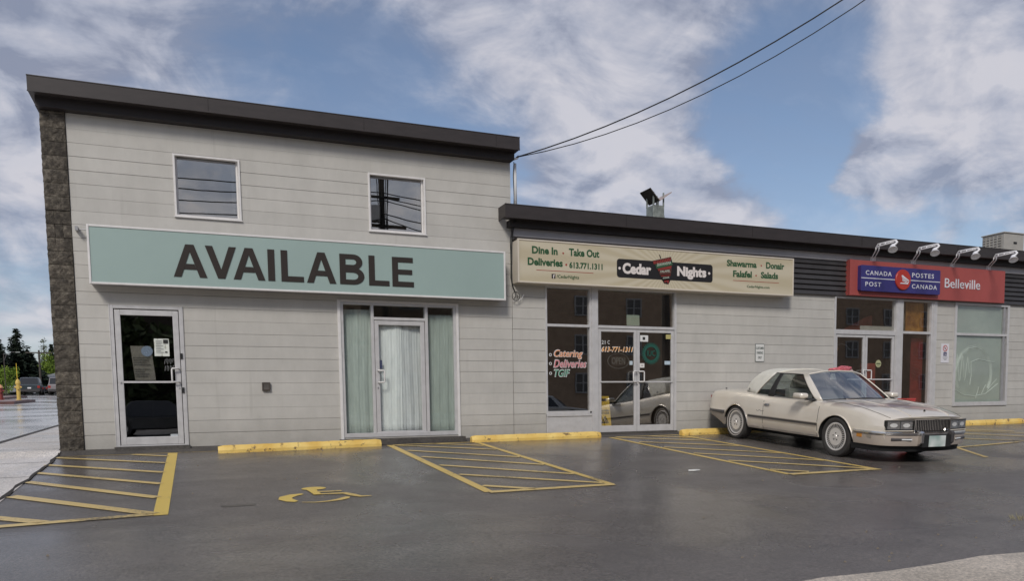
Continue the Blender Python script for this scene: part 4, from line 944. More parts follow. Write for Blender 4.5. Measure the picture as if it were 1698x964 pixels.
def rrect(x0, x1, z0, z1, r, n=5):
    pts = []
    for (cx, cz, a0) in ((x1-r, z1-r, 0), (x0+r, z1-r, 90), (x0+r, z0+r, 180), (x1-r, z0+r, 270)):
        for i in range(n+1): a = R(a0+90*i/n); pts.append((cx+r*math.cos(a), cz+r*math.sin(a)))
    return pts
b = MB(); b.prism(rrect(9.724, 11.99, 3.08, 3.44, .06), -.2915, -.288); b.build('name_panel', M_SB, rs)
parts('name_word', [T('Cedar', 9.85, 10.505, 3.155, 3.37, M_SW2, .05, -.292), T('Nights', 11.12, 11.83, 3.115, 3.37, M_SW2, .05, -.292), T('•', 9.755, 9.81, 3.23, 3.285, M_SW2, .0, -.292), T('•', 11.875, 11.93, 3.235, 3.29, M_SW2, .0, -.292)], rs)
# layered skewer emblem between the words
b = MB(); lay = [((10.545, 3.43), (10.96, 3.53), (10.965, 3.465), (10.565, 3.375), 0), ((10.60, 3.375), (11.0, 3.45), (11.01, 3.385), (10.63, 3.29), 1), ((10.65, 3.29), (10.985, 3.372), (10.975, 3.315), (10.675, 3.245), 0),
               ((10.68, 3.255), (10.985, 3.318), (10.965, 3.185), (10.715, 3.16), 2), ((10.72, 3.175), (10.965, 3.20), (10.955, 3.165), (10.74, 3.14), 0), ((10.745, 3.142), (10.955, 3.168), (10.94, 3.08), (10.77, 3.06), 3), ((10.775, 3.085), (10.935, 3.10), (10.905, 3.005), (10.865, 3.045), 0), ((10.80, 3.06), (10.855, 3.06), (10.84, 3.02), (10.82, 3.03), 0)]
b.prism([(10.53, 3.44), (10.97, 3.545), (11.02, 3.385), (10.96, 3.08), (10.91, 2.995), (10.81, 3.01), (10.74, 3.10), (10.64, 3.28)], -.294, -.2905, mi=3)
for q in lay: b.prism(list(q[:4]), -.298, -.2935, mi=q[4])
for q in range(6): b.prism([(10.6+q*.06, 3.40+q*.014), (10.64+q*.06, 3.46+q*.012), (10.65+q*.06, 3.46+q*.012), (10.615+q*.06, 3.40+q*.014)], -.2985, -.2978, mi=3)
b.tube([(10.70, -.295, 3.57), (10.73, -.295, 3.50)], .009, 6, 3); b.build('skewer_emblem', [mat('emblem_red', (.24, .028, .02), .5), mat('leaf_green', (.03, .09, .04), .5), mat('meat_brown', (.10, .035, .025), .5), M_SB], rs)
def sheartext(s, x0, x1, z0, z1, sl, m):
    o = text(s, x0, x1, z0, z1, -.2985, 't', m, None, .02, .002)
    for v in o.data.vertices: v.co.z += (v.co.x-x0)*sl
    return o
M_PALE = mat('emblem_pale', (.42, .46, .38), .5)
parts('emblem_word', [sheartext('SHAWARMA', 10.64, 10.97, 3.335, 3.395, .2, M_PALE), sheartext('FALAFEL', 10.72, 10.95, 3.215, 3.26, .12, M_PALE), sheartext('DONAIR', 10.78, 10.93, 3.095, 3.13, .15, M_PALE)], rs)

# post office sign
M_PR = mat('post_red', (.36, .075, .065), .5, var=.06, vscale=3, stretch=(1, 1, .5))
ps = thing('shop_sign', 'red post office sign board with a blue panel and the word Belleville', 'sign', (18.4, 0, 3.0))
b = MB(); b.box(15.86, 21.02, -.155, -.0, 3.0, 3.80); b.build('sign_box', M_PR, ps, bevel=.006)
b = MB(); b.box(15.85, 15.93, -.17, -.15, 2.998, 3.802); b.build('edge_trim', M_PR, ps)
b = MB(); b.prism(rrect(16.10, 18.62, 3.10, 3.675, .03), -.25, -.155); b.build('blue_panel', mat('post_blue', (.035, .030, .16), .4, var=.1, vscale=6), ps)
M_PW = mat('post_white', (.66, .66, .70), .45)
P_ = lambda s, a, c, d, e, sp=1.25: text(s, a, c, d, e, -.251, 't', M_PW, None, .012, .004, spacing=sp)
parts('panel_word', [P_('CANADA', 16.24, 17.04, 3.46, 3.56), P_('POST', 16.235, 16.72, 3.205, 3.305), P_('POSTES', 17.69, 18.40, 3.47, 3.575), P_('CANADA', 17.69, 18.51, 3.213, 3.315)], ps)
b = MB(); b.box(16.11, 17.15, -.254, -.25, 3.378, 3.396); b.box(17.62, 18.61, -.254, -.25, 3.388, 3.406); b.build('white_rule', M_PW, ps)
b = MB(); b.lathe([(0, -.285), (.225, -.285), (.238, -.27), (.238, -.25)], (17.385, 0, 3.395), 'y', 40); b.build('red_disc', mat('disc_red', (.42, .035, .02), .4), ps, smooth=False)
b = MB()   # pale winged envelope: three feather bars meeting an arrow point
for pl in ([(17.31, 3.49), (17.345, 3.50), (17.47, 3.43), (17.56, 3.385), (17.53, 3.375), (17.33, 3.445)], [(17.33, 3.435), (17.51, 3.368), (17.49, 3.355), (17.34, 3.405)], [(17.335, 3.392), (17.485, 3.345), (17.465, 3.332), (17.345, 3.366)], [(17.26, 3.30), (17.30, 3.325), (17.49, 3.325), (17.56, 3.38), (17.515, 3.295)], ):
    b.prism(pl, -.291, -.285)
b.build('winged_mark', M_PW, ps)
text('Belleville', 18.885, 20.11, 3.295, 3.52, -.156, 'town_lettering', M_PW, ps, .0, .012)

# gooseneck lamps
M_LW = mat('lamp_white', (.80, .79, .80), .4)
def sign_lamp(xb, label):
    t = thing('sign_lamp', label, 'lamp', (xb, 0, 3.85), 'white lamps on arms above the red post office sign')
    for dx in (0, .085):
        b = MB(); b.tube([(xb+dx, -.06, 3.80), (xb+dx, -.08, 3.90), (xb+dx-.20, -.37, 3.99), (xb+dx-.22, -.40, 4.05)], .014, 8)
        b.build('arm', M_LW, t, smooth=True)
    for dz in (0, .06):
        b = MB(); b.tube([(xb-.20-dz*.3, -.39, 4.03+dz*.3), (xb-.22+dz*.4, -.43, 4.06+dz), (xb-.30, -.98, 4.06+dz*.5)], .015, 8); b.build('arm', M_LW, t, smooth=True)
    b = MB()
    for q in (.15, .45, .75): b.tube([(xb-.22-.08*q, -.43-.55*q, 4.06), (xb-.22-.08*q, -.43-.55*q, 4.115-.02*q)], .012, 6)
    b.box(xb-.03, xb+.12, -.075, -.06, 3.78, 3.92); b.tube([(xb-.22, -.40, 4.05), (xb-.13, -.40, 4.05)], .013, 6); b.build('bracket', M_LW, t)
    b = MB(); b.tube([(xb-.30, -.98, 4.085), (xb-.285, -1.02, 4.04), (xb-.32, -1.01, 4.0), (xb-.38, -.98, 3.965)], [.03, .024, .024, .04], 10); b.build('neck', M_LW, t, smooth=True)
    b = MB(); pr = [(.03, 0), (.05, -.02), (.056, -.06), (.085, -.10), (.098, -.13), (.085, -.125), (.0, -.11)]
    b.lathe(pr, (0, 0, 0), 'z', 20); rot = Matrix.Rotation(R(-28), 3, 'X') @ Matrix.Rotation(R(22), 3, 'Y')
    b.v = [tuple(Vector((xb-.375, -.98, 3.975))+rot @ Vector(v)) for v in b.v]; b.build('lamp_head', M_LW, t, smooth=True, auto=40)
for i, x in enumerate((16.60, 17.88, 19.18, 20.47)):
    sign_lamp(x, ['first white sign lamp, nearest the restaurant sign, over the word CANADA', 'second white sign lamp, over the right half of the blue panel', 'third white sign lamp, over the start of the word Belleville', 'fourth white sign lamp, over the right end of the red board'][i])

# wall signs
t = thing('parking_sign', 'small white customer parking only sign on the block wall above the boot of the coupe', 'sign', (13.465, 0, 1.47))
b = MB(); b.prism(rrect(13.34, 13.59, 1.475, 1.87, .02, 3), -.01, -.002); b.build('plate', mat('plate_border', (.12, .14, .13), .5), t)
b = MB(); b.prism(rrect(13.352, 13.578, 1.487, 1.858, .015, 3), -.0115, -.0095); b.build('plate_face', mat('plate_white', (.66, .66, .63), .5), t)
M_PT = mat('plate_print', (.05, .07, .06), .5)
q = lambda s, a, c, d, e: text(s, a, c, d, e, -.0117, 't', M_PT, None, .03, .001)
parts('plate_lettering', [q('CUSTOMER', 13.36, 13.57, 1.745, 1.80), q('PARKING', 13.38, 13.55, 1.645, 1.70), q('ONLY', 13.415, 13.52, 1.54, 1.595)], t)
t = thing('parking_sign', 'narrow white no parking sign with a red ring, beside the big frosted window', 'sign', (19.15, 0, 1.5))
b = MB(); b.box(19.02, 19.29, -.012, -.002, 1.495, 1.965); b.build('plate', mat('plate_white2', (.68, .67, .70), .5), t)
b = MB(); b.lathe([(.058, 0), (.078, 0), (.078, .001), (.058, .001)], (19.155, -.0135, 1.85), 'y', 28, closed=True); b.tube([(19.105, -.013, 1.905), (19.205, -.013, 1.795)], .007, 4); b.build('red_ring', mat('ring_red', (.45, .06, .05), .5), t)
b = MB(); b.box(19.10, 19.21, -.0135, -.012, 1.66, 1.76); b.build('symbol_field', mat('symbol_blue', (.03, .03, .10), .5), t)
b = MB(); b.tube([(19.15, -.0145, 1.745), (19.15, -.0145, 1.705), (19.18, -.0145, 1.70), (19.19, -.0145, 1.675)], .005, 4); b.lathe([(.018, 0), (.025, 0), (.025, .001), (.018, .001)], (19.15, -.0145, 1.69), 'y', 16, closed=True); b.build('wheelchair_mark', M_PW, t)
o1 = text('P', 19.135, 19.175, 1.825, 1.875, -.0125, 't', PB, None, .02, .001); b = MB()
for i, (a, c) in enumerate(((19.07, 19.25), (19.09, 19.22), (19.12, 19.2))): b.box(a, c, -.0135, -.012, 1.625-i*.03, 1.635-i*.03)
parts('plate_lettering', [o1, b.build('t', PRINT)], t)

# cables between the buildings
t = thing('cable_bundle', 'black service cables hanging down beside the restaurant sign and ending in a loose coil', 'cable', (7.6, 0, 2.6))
b = MB(); b.tube([(7.68, -.02, 5.15), (7.66, -.03, 4.9), (7.67, -.03, 4.5), (7.66, -.03, 4.27)], .007, 6); b.tube([(7.70, -.02, 5.1), (7.69, -.02, 4.8), (7.71, -.03, 4.5), (7.69, -.04, 4.27)], .005, 6)
b.tube([(7.63, -.19, 4.04), (7.61, -.1, 3.85), (7.59, -.06, 3.6), (7.585, -.05, 3.2), (7.59, -.05, 2.95), (7.62, -.05, 2.82), (7.66, -.05, 2.74)], .011, 6)
b.tube([(7.60, -.19, 4.04), (7.56, -.08, 3.7), (7.575, -.06, 3.3), (7.57, -.06, 3.0), (7.60, -.06, 2.85)], .008, 6)
b.tube([(7.66, -.05, 2.74)]+[(7.66+.08*math.sin(a*.45), -.06-.003*a, 2.66+.085*math.cos(a*.45)) for a in range(15)]+[(7.70, -.09, 2.60)], .006, 6)
b.tube([(7.62, -.05, 2.82), (7.665, -.06, 2.72), (7.66, -.06, 2.65), (7.62, -.06, 2.6)], .006, 6); b.build('black_cables', M_BLACK, t, smooth=True)
b = MB(); b.tube([(7.60, -.06, 2.57), (7.70, -.07, 2.57), (7.78, -.07, 2.62), (7.83, -.07, 2.70)], .004, 6); b.build('white_cable', M_LW, t, smooth=True)
b = MB(); b.tube([(7.70, -.02, 5.12), (7.70, -.03, 4.27)], .03, 8); b.build('white_tube', mat('tube_white', (.6, .6, .6), .5), t, smooth=True)  # pale upright tube beside the black cables
b = MB(); b.tube([(7.62, -.1, 5.16), (7.72, -.1, 5.2), (7.74, -.1, 5.24)], .02, 8); b.build('insulator', M_LW, t)
A0 = Vector((7.69, -.1, 5.21)); B0 = Vector((20, -12, 0))
def wire(a, bb, label, r):
    pts = []
    for i in range(25):
        s = .8*i/24; p = A0.lerp(B0, s); pts.append((p.x, p.y, 5.21+a*s+bb*s*s))
    m_ = MB(); m_.tube(pts, r, 6); o = m_.build('overhead_wire', M_BLACK, smooth=True); tag(o, label, 'wire'); return pts[-1]
e1 = wire(2.2, 9.3, 'upper of the two service wires rising from the roof corner to the upper right', .011); e2 = wire(.55, 12.2, 'lower of the two service wires rising from the roof corner to the upper right', .008)

# roof objects
M_GALV = mat('galvanised', (.26, .28, .25), .45, .3, var=.35, vscale=7)
t = thing('roof_vent', 'galvanised flue stack with a tilted double flap cap on the low roof', 'chimney', (12.45, 2.7, 4.2))
b = MB(); b.box(12.33, 12.64, 2.48, 2.80, 4.19, 5.36); b.build('flue', M_GALV, t, bevel=.01)
b = MB(); b.prism([(12.64, 4.2), (12.85, 4.2), (12.64, 5.2)], 2.5, 2.78); b.build('flashing', M_GALV, t)
for x, y in ((12.345, 2.495), (12.625, 2.495), (12.345, 2.785), (12.625, 2.785), (12.47, 2.49)):
    b = MB(); b.box(x-.015, x+.015, y-.015, y+.015, 5.34, 5.66 if x != 12.47 else 5.52); b.build('post', M_GALV, t)
b = MB(); 
b.add([(12.2, 2.42, 5.71), (12.46, 2.42, 5.44), (12.46, 2.88, 5.44), (12.2, 2.88, 5.71), (12.215, 2.42, 5.73), (12.475, 2.42, 5.46), (12.475, 2.88, 5.46), (12.215, 2.88, 5.73)], [(0, 1, 2, 3), (7, 6, 5, 4), (0, 4, 5, 1), (1, 5, 6, 2), (2, 6, 7, 3), (3, 7, 4, 0)]); b.build('flap', mat('rusty_dark', (.05, .04, .03), .8, var=.4, vscale=6), t)
b = MB(); b.add([(12.475, 2.4, 5.44), (12.80, 2.4, 5.66), (12.80, 2.88, 5.66), (12.475, 2.88, 5.44), (12.465, 2.4, 5.46), (12.79, 2.4, 5.68), (12.79, 2.88, 5.68), (12.465, 2.88, 5.46)], [(0, 1, 2, 3), (7, 6, 5, 4), (0, 4, 5, 1), (1, 5, 6, 2), (2, 6, 7, 3), (3, 7, 4, 0)]); b.build('flap', mat('pink_tin', (.45, .36, .33), .5), t)
t = thing('rooftop_unit', 'boxy beige air conditioner with a louvred side on the low roof, far right', 'air conditioner', (26.3, 4.7, 4.2))
M_AC = mat('ac_beige', (.40, .38, .34), .5, var=.08, vscale=4); M_ACD = mat('ac_dark', (.17, .155, .14), .6)
b = MB(); b.box(26.4, 27.35, 3.75, 4.5, 4.19, 5.94); b.box(26.37, 27.38, 3.72, 4.53, 5.94, 5.98); b.build('casing', M_AC, t, bevel=.01)
b = MB(); b.box(26.39, 26.402, 3.85, 4.45, 5.2, 5.88); b.build('louvre_field', M_ACD, t)
for i in range(8): b = MB(); b.box(26.375, 26.395, 3.85, 4.45, 5.22+i*.083, 5.265+i*.083); b.build('louvre', M_AC, t)
for i in range(4): b = MB(); b.box(26.37, 26.398, 3.95+i*.13, 3.985+i*.13, 5.2, 5.88); b.build('louvre_rib', M_AC, t)
b = MB(); b.box(26.85, 27.0, 3.735, 3.75, 5.62, 5.68); b.build('badge', M_BLACK, t)

# small things on the lot
b = MB(); b.prism([(8.38, -4.60), (8.47, -4.64), (8.58, -4.60), (8.54, -4.545), (8.42, -4.54)], gz(8.5, -4.6)+.004, gz(8.5, -4.6)+.022, 'z'); tag(b.build('litter', mat('litter_white', (.7, .7, .66), .6), bevel=.004), 'small scrap of white litter lying on the open asphalt left of the coupe', 'litter')
rnd = random.Random(4); b = MB()
for _ in range(150):
    x = rnd.uniform(.3, 9) if rnd.random() < .4 else rnd.uniform(6, 16); y = -9.2+abs(rnd.gauss(0, .5)) if x > 6 and rnd.random() < .6 else rnd.uniform(-8.5, -.5); s = rnd.uniform(.006, .016); z = gz(x, y)
    b.add([(x-s, y, z), (x+s, y-s*.5, z), (x, y+s, z), (x, y, z+s)], [(0, 1, 3), (1, 2, 3), (2, 0, 3)])
tag(b.build('loose_grit', mat('grit', (.2, .17, .13), .9)), 'loose grit and pebbles scattered over the asphalt', 'grit', kind='stuff')
b = MB()
for i in range(90):
    x = 9.82+rnd.gauss(0, .09); y = -8.42+rnd.gauss(0, .06)
    if i > 60: x = rnd.choice([11.4+rnd.random()*.3, 2.3+rnd.random()*2.3]); y = -.06-rnd.random()*.1
    z = gz(x, y); h = rnd.uniform(.02, .05); a = rnd.uniform(0, 6.3); l = .02
    b.add([(x-.004, y, z), (x+.004, y, z), (x+l*math.cos(a), y+l*math.sin(a), z+h)], [(0, 1, 2)])
tag(b.build('weeds', mat('dry_weeds', (.30, .26, .11), .9)), 'sparse dry weeds growing in cracks of the asphalt', 'weeds', kind='stuff')
t = thing('red_box', 'small bright red box on the ground at the foot of the post office glass', 'box', (17.55, -.35, -.05))
b = MB(); b.box(17.40, 17.68, -.45, -.2, gz(17.5, -.4), .60); b.build('box_body', mat('bright_red', (.55, .07, .06), .45), t, bevel=.01)
b = MB(); b.box(17.39, 17.69, -.46, -.19, .60, .63); b.build('box_lid', MATS['bright_red'], t, bevel=.008)

rnd = random.Random(8); b = MB()
for _ in range(420):
    x = rnd.uniform(.4, 22); y = -.02-abs(rnd.gauss(0, .07)) if rnd.random() < .6 else -.62-abs(rnd.gauss(0, .05)); s_ = rnd.uniform(.006, .017); z = gz(x, y)+.006; a = rnd.uniform(0, 6.28); c, q = math.cos(a)*s_, math.sin(a)*s_
    b.add([(x-c, y-q, z), (x+q*.5, y-c*.5, z+.003), (x+c, y+q, z+.004), (x-q*.5, y+c*.5, z)], [(0, 1, 2, 3)])
tag(b.build('leaf_litter', mat('leaf_litter', (.06, .045, .03), .9, var=.6, vscale=30)), 'crumbs of dead leaf and dirt gathered along the foot of the walls and wheel stops', 'debris', kind='stuff')
# ------------------------------------------------------------------ the parked coupe
def smooth01(x, a, c):
    t = clampf((x-a)/(c-a), 0, 1); return t*t*(3-2*t)
def lerp_tab(x, tab):
    if x <= tab[0][0]: return tab[0][1:]
    for p, q in zip(tab, tab[1:]):
        if x <= q[0]:
            t = (x-p[0])/(q[0]-p[0]); return tuple(a+(c-a)*t for a, c in zip(p[1:], q[1:]))
    return tab[-1][1:]
def champagne():
    m, t, b, N = nodes_mat('champagne_paint'); P = N('ShaderNodeTexCoord').outputs['Object']
    n = N('ShaderNodeTexNoise', {'Vector': P, 'Scale': 2.2, 'Detail': 5, 'Roughness': .55}); s = N('ShaderNodeSeparateXYZ', {0: P})
    c = ramp(N, n.outputs['Fac'], [(.35, (.76, .69, .585)), (.65, (.81, .745, .64))])
    # lower body and sills: dark reflection painted into the colour, along with road film
    k = N('ShaderNodeMapRange', {0: s.outputs[2], 1: .25, 2: .5, 3: .4, 4: 0.}); mx = N('ShaderNodeMix', data_type='RGBA'); t.links.new(k.outputs[0], mx.inputs[0]); t.links.new(c, mx.inputs[6]); mx.inputs[7].default_value = (.40, .33, .28, 1)
    # sun-faded lacquer on the bonnet: duller brown patches with hard edges
    n2 = N('ShaderNodeTexNoise', {'Vector': P, 'Scale': 1.7, 'Detail': 3, 'Roughness': .5, 'Distortion': .6})
    hx = N('ShaderNodeMapRange', {0: s.outputs[0], 1: 1.0, 2: 1.25}); hz = N('ShaderNodeMapRange', {0: s.outputs[2], 1: .80, 2: .86})
    f = N('ShaderNodeMapRange', {0: n2.outputs['Fac'], 1: .46, 2: .52}, interpolation_type='SMOOTHSTEP')
    a = N('ShaderNodeMath', {0: hx.outputs[0], 1: hz.outputs[0]}, operation='MULTIPLY'); a2 = N('ShaderNodeMath', {0: a.outputs[0], 1: f.outputs[0]}, operation='MULTIPLY'); a3 = N('ShaderNodeMath', {0: a2.outputs[0], 1: .9}, operation='MULTIPLY')
    mx2 = N('ShaderNodeMix', data_type='RGBA'); t.links.new(a3.outputs[0], mx2.inputs[0]); t.links.new(mx.outputs[2], mx2.inputs[6]); mx2.inputs[7].default_value = (.36, .29, .26, 1)
    t.links.new(mx2.outputs[2], b.inputs['Base Color']); b.inputs['Metallic'].default_value = .22; b.inputs['Roughness'].default_value = .34; b.inputs['Coat Weight'].default_value = 1.; b.inputs['Coat Roughness'].default_value = .05
    return m
M_CAR = champagne()
M_VIN = mat('vinyl_roof', (.72, .70, .62), .6, var=.07, vscale=9, bump=.2, bscale=200)
M_CHR = mat('chrome', (.72, .70, .68), .12, 1.)
M_CHD = mat('dull_chrome', (.50, .47, .44), .3, .8)
M_RIM = mat('wheel_silver', (.76, .73, .69), .35, .35)
M_RUB = mat('rub_strip', (.06, .055, .055), .5)
M_TYR = mat('tyre_rubber', (.040, .037, .034), .75, var=.2, vscale=20)
M_UND = mat('underbody', (.010, .010, .010), .9)
G_CAR = glass('car_glass', (.62, .66, .64), .10); G_WS = glass('windscreen_glass', (.80, .86, .84), .74, gcol=(.97, .97, .95))
M_SEAT = mat('seat_cloth', (.34, .33, .29), .9); M_LENS = mat('lamp_lens', (.80, .80, .78), .12, .15, coat=.6); M_AMB = mat('amber_lens', (.55, .22, .03), .25, coat=.5)
CX, CY, CT = 12.63, -2.58, -.058
cz_ = gz(CX, CY)
av = Vector((math.sin(CT), -math.cos(CT), 0)); lv = Vector((math.cos(CT), math.sin(CT), 0))
def gpt(v): p = Vector((CX, CY, 0))+v; return Vector((p.x, p.y, -.06+.003*p.x+.0724*p.y))
av3 = (gpt(av)-gpt(Vector((0, 0, 0)))).normalized(); lv3 = (gpt(lv)-gpt(Vector((0, 0, 0)))).normalized(); nv = av3.cross(lv3).normalized(); lv3 = nv.cross(av3)
CM = Matrix(((av3.x, lv3.x, nv.x, CX), (av3.y, lv3.y, nv.y, CY), (av3.z, lv3.z, nv.z, cz_), (0, 0, 0, 1)))
def car_thing(name, label, cat, M4, group=None):
    o = bpy.data.objects.new(name, None); COL.objects.link(o); o.matrix_world = M4; o['_loc'] = 1; return tag(o, label, cat, group)
def cpart(b, name, mats, parent, smooth=True, auto=35, bevel=0., mirror=False):
    """a part in the car's own axes: x forward, y left, z up"""
    me = b.mesh(name, mats, smooth); 
    if auto and smooth: me.set_sharp_from_angle(angle=R(auto))
    o = bpy.data.objects.new(name, me); COL.objects.link(o); o.parent = parent
    if bevel: m_ = o.modifiers.new('bevel', 'BEVEL'); m_.width = bevel; m_.segments = 2; m_.limit_method = 'ANGLE'
    return o
car = car_thing('parked_car', 'old champagne two door coupe with pale vinyl rear roof parked nose out', 'car', CM)
TAB = [(-2.36, .76, .86, .885, .45), (-2.28, .83, .89, .915, .43), (-2.1, .87, .91, .945, .40), (-1.95, .89, .92, .955, .36), (-1.6, .905, .93, .965, .27), (-1.3, .91, .93, .96, .255), (-.8, .91, .905, .93, .255), (-.3, .91, .888, .91, .255), (.3, .91, .878, .9, .255),
       (.9, .91, .875, .905, .26), (1.1, .91, .88, .925, .26), (1.5, .905, .87, .925, .26), (1.9, .895, .825, .885, .27), (2.2, .872, .755, .82, .28), (2.34, .845, .71, .765, .30), (2.40, .82, .685, .73, .32)]
def plan(x, y):
    return x+.13*smooth01(x, 1.9, 2.4)*(1-(y/.85)**2)-.07*smooth01(-x, 1.9, 2.3)*(1-(y/.85)**2)
def section(x):
    Wd, zt, zc, zb = lerp_tab(x, TAB)
    mid = min(.52, zt-.12); cab = -1.16 < x < .985
    z7 = zt
    pts = [(Wd-.12, zb), (Wd-.045, zb+.015), (Wd-.012, zb+.10), (Wd, mid), (Wd-.006, mid+.06), (Wd-.022, zt-.14), (Wd-.045, zt-.06), (Wd-.075, zt-.018), (Wd-.12, zt), (Wd-.17, zt+(zc-zt)*.3)]
    if cab: pts += [(Wd-.2, .55), (.4, .5), (0, .5)]
    else: pts += [(Wd*.62, zt+(zc-zt)*.66), (Wd*.33, zt+(zc-zt)*.92), (0, zc)]
    return pts
def side_y(x, z):
    p = section(x)[:9]
    for (y0, z0), (y1, z1) in zip(p, p[1:]):
        if z0 <= z <= z1 and z1 > z0: return y0+(y1-y0)*(z-z0)/(z1-z0)
    return p[8][0]
xs = [-2.36, -2.32, -2.2, -2.1, -1.95, -1.75, -1.6, -1.45, -1.3, -1.17, -1.155, -1.0, -.8, -.6, -.3, 0, .3, .6, .9, .98, .99, 1.1, 1.3, 1.5, 1.7, 1.9, 2.05, 2.2, 2.3, 2.36, 2.40]
rows = []
for x in xs:
    s = section(x); full = [(-y, z) for y, z in s]+[(y, z) for y, z in reversed(s[:-1])]
    rows.append([(plan(x, y), y, z) for y, z in full])
b = MB(); b.grid(rows, closed=True); n = len(rows[0])
b.f.append(tuple(range(n))); b.m.append(0); b.f.append(tuple(range(len(rows)*n-1, (len(rows)-1)*n-1, -1))); b.m.append(0)
body = cpart(b, 'body', [M_CAR, M_UND, M_DARK], car)
AXF, AXR = 1.46, -1.265
for ax, rr in ((AXF, .398), (AXR, .392)):
    for s in (-1, 1):
        c = MB(); c.lathe([(0, .56*s), (rr, .56*s), (rr, 1.1*s), (0, 1.1*s)], (ax, 0, .285), 'y', 48)
        me = c.mesh('cut', [M_UND]); co = bpy.data.objects.new('cut', me); COL.objects.link(co); co.parent = car
        bo = body.modifiers.new('cut', 'BOOLEAN'); bo.operation = 'DIFFERENCE'; bo.object = co; bo.solver = 'EXACT'
bpy.context.view_layer.update(); dg = bpy.context.evaluated_depsgraph_get(); dg.update()
me = bpy.data.meshes.new_from_object(body.evaluated_get(dg)); body.modifiers.clear(); body.data = me; me.name = 'body'
for o in [o for o in bpy.data.objects if o.name.startswith('cut')]: bpy.data.objects.remove(o)
me.materials.clear(); [me.materials.append(m_) for m_ in (M_CAR, M_UND, M_DARK)]
for p in me.polygons:
    c = p.center; p.material_index = 0; p.use_smooth = True
    for ax, rr in ((AXF, .398), (AXR, .392)):
        d = math.hypot(c.x-ax, c.z-.285)
        if d < rr+.004 and .55 < abs(c.y) < .93 and (abs(p.normal.y) < .35 or abs(c.y) < .6): p.material_index = 1
    if p.normal.z < -.6 and c.z < .45: p.material_index = 1
    if -1.17 < c.x < .995 and abs(c.y) < .73 and c.z < .86: p.material_index = 2
me.set_sharp_from_angle(angle=R(32))
# arch lips
for ax, rr in ((AXF, .398), (AXR, .392)):
    for s in (-1, 1):
        b = MB(); pts = []
        for i in range(37):
            a = R(-6)+R(192)*i/36; x = ax+rr*math.cos(a); z = .285+rr*math.sin(a)
            if z < .28: continue
            pts.append((x, s*(side_y(x, z)+.004), z))
        b.tube(pts, .011, 6); cpart(b, 'wheel_arch_lip', M_CAR if ax > 0 else M_CHD, car)
def side_line(pts, w, name, m, out=.002, s=-1, th=.006):
    b = MB(); rows_ = []
    for i, (x, z) in enumerate(pts):
        p0 = Vector(pts[max(0, i-1)]); p1 = Vector(pts[min(len(pts)-1, i+1)]); d = (p1-p0).normalized(); nn = Vector((-d.y, d.x))*w/2
        a = (x+nn.x, z+nn.y); c = (x-nn.x, z-nn.y)
        rows_.append([(a[0], s*(side_y(*a)+out-.01), a[1]), (a[0], s*(side_y(*a)+out), a[1]), (c[0], s*(side_y(*c)+out), c[1]), (c[0], s*(side_y(*c)+out-.01), c[1])])
    b.grid(rows_); return cpart(b, name, m, car)
M_GAP = mat('panel_gap', (.05, .043, .036), .8)
for s in (-1, 1):
    side_line([(1.04, .27+i*.058) for i in range(11)], .009, 'door_seam', M_GAP, .0015, s)
    side_line([(-.41-.03*(i/10), .27+i*.058) for i in range(11)], .009, 'door_seam', M_GAP, .0015, s)
    for zz, h, m_, o_ in ((.515, .012, M_CHD, .013), (.493, .034, M_RUB, .011), (.470, .010, M_CHD, .013)):
        side_line([(-.86+i*.19, zz) for i in range(11)], h, 'side_moulding', m_, o_, s)
    side_line([(-.36, .735), (-.3, .737), (-.24, .738)], .035, 'door_handle', M_CHR, .02, s); side_line([(-.39, .728), (-.355, .728)], .032, 'door_lock', M_BLACK, .013, s)
    side_line([(-.86+i*.19, .300) for i in range(11)], .014, 'sill_strip', M_CHD, .006, s)
side_line([(-.62, .615), (-.57, .60), (-.53, .625), (-.48, .605), (-.40, .612)], .006, 'side_script', M_GAP, .002)
# bonnet seams
for s in (-1, 1):
    b = MB(); b.tube([(plan(x, .72), s*(lerp_tab(x, TAB)[0]-.13), lerp_tab(x, TAB)[1]+.008) for x in (1.08, 1.3, 1.5, 1.7, 1.9, 2.05, 2.2, 2.3, 2.37)], .003, 5); cpart(b, 'bonnet_seam', M_GAP, car)
    b = MB(); b.tube([(plan(x, .3), s*(.42-.03*(x-1.1)), lerp_tab(x, TAB)[1]+(lerp_tab(x, TAB)[2]-lerp_tab(x, TAB)[1])*.80) for x in (1.15, 1.4, 1.6, 1.8, 2.0, 2.2, 2.36)], .010, 6); cpart(b, 'bonnet_crease', M_CAR, car)
# greenhouse
BELT = [(1.17, 0, .925), (1.12, .38, .915), (.95, .735, .885), (.84, .775, .875), (-.27, .795, .885), (-.43, .795, .885), (-.80, .785, .90), (-1.20, .70, .93), (-1.32, .40, .95), (-1.345, 0, .955)]
ROOF = [(.44, 0, 1.375), (.425, .33, 1.362), (.365, .575, 1.315), (.27, .605, 1.305), (-.25, .62, 1.312), (-.33, .62, 1.312), (-.45, .615, 1.312), (-.93, .565, 1.315), (-1.03, .35, 1.345), (-1.05, 0, 1.357)]
def ghp(i, t, s):
    """point between belt and roof on rail i (may be fractional)"""
    k = int(min(i, len(BELT)-2)); f = i-k
    bl = [BELT[k][j]*(1-f)+BELT[k+1][j]*f for j in range(3)]; rf = [ROOF[k][j]*(1-f)+ROOF[k+1][j]*f for j in range(3)]
    p = [bl[j]*(1-t)+rf[j]*t for j in range(3)]; bulge = .028*4*t*(1-t)
    if i >= 7: p[0] -= bulge*1.6; p[1] += bulge*.5
    elif i <= 2: p[0] += bulge*.5; p[1] += bulge*.2
    else: p[1] += bulge
    if i >= 6: p[0] -= .05*math.sin(math.pi*t)*clampf(i-6, 0, 1)
    return (p[0], p[1]*s, p[2])
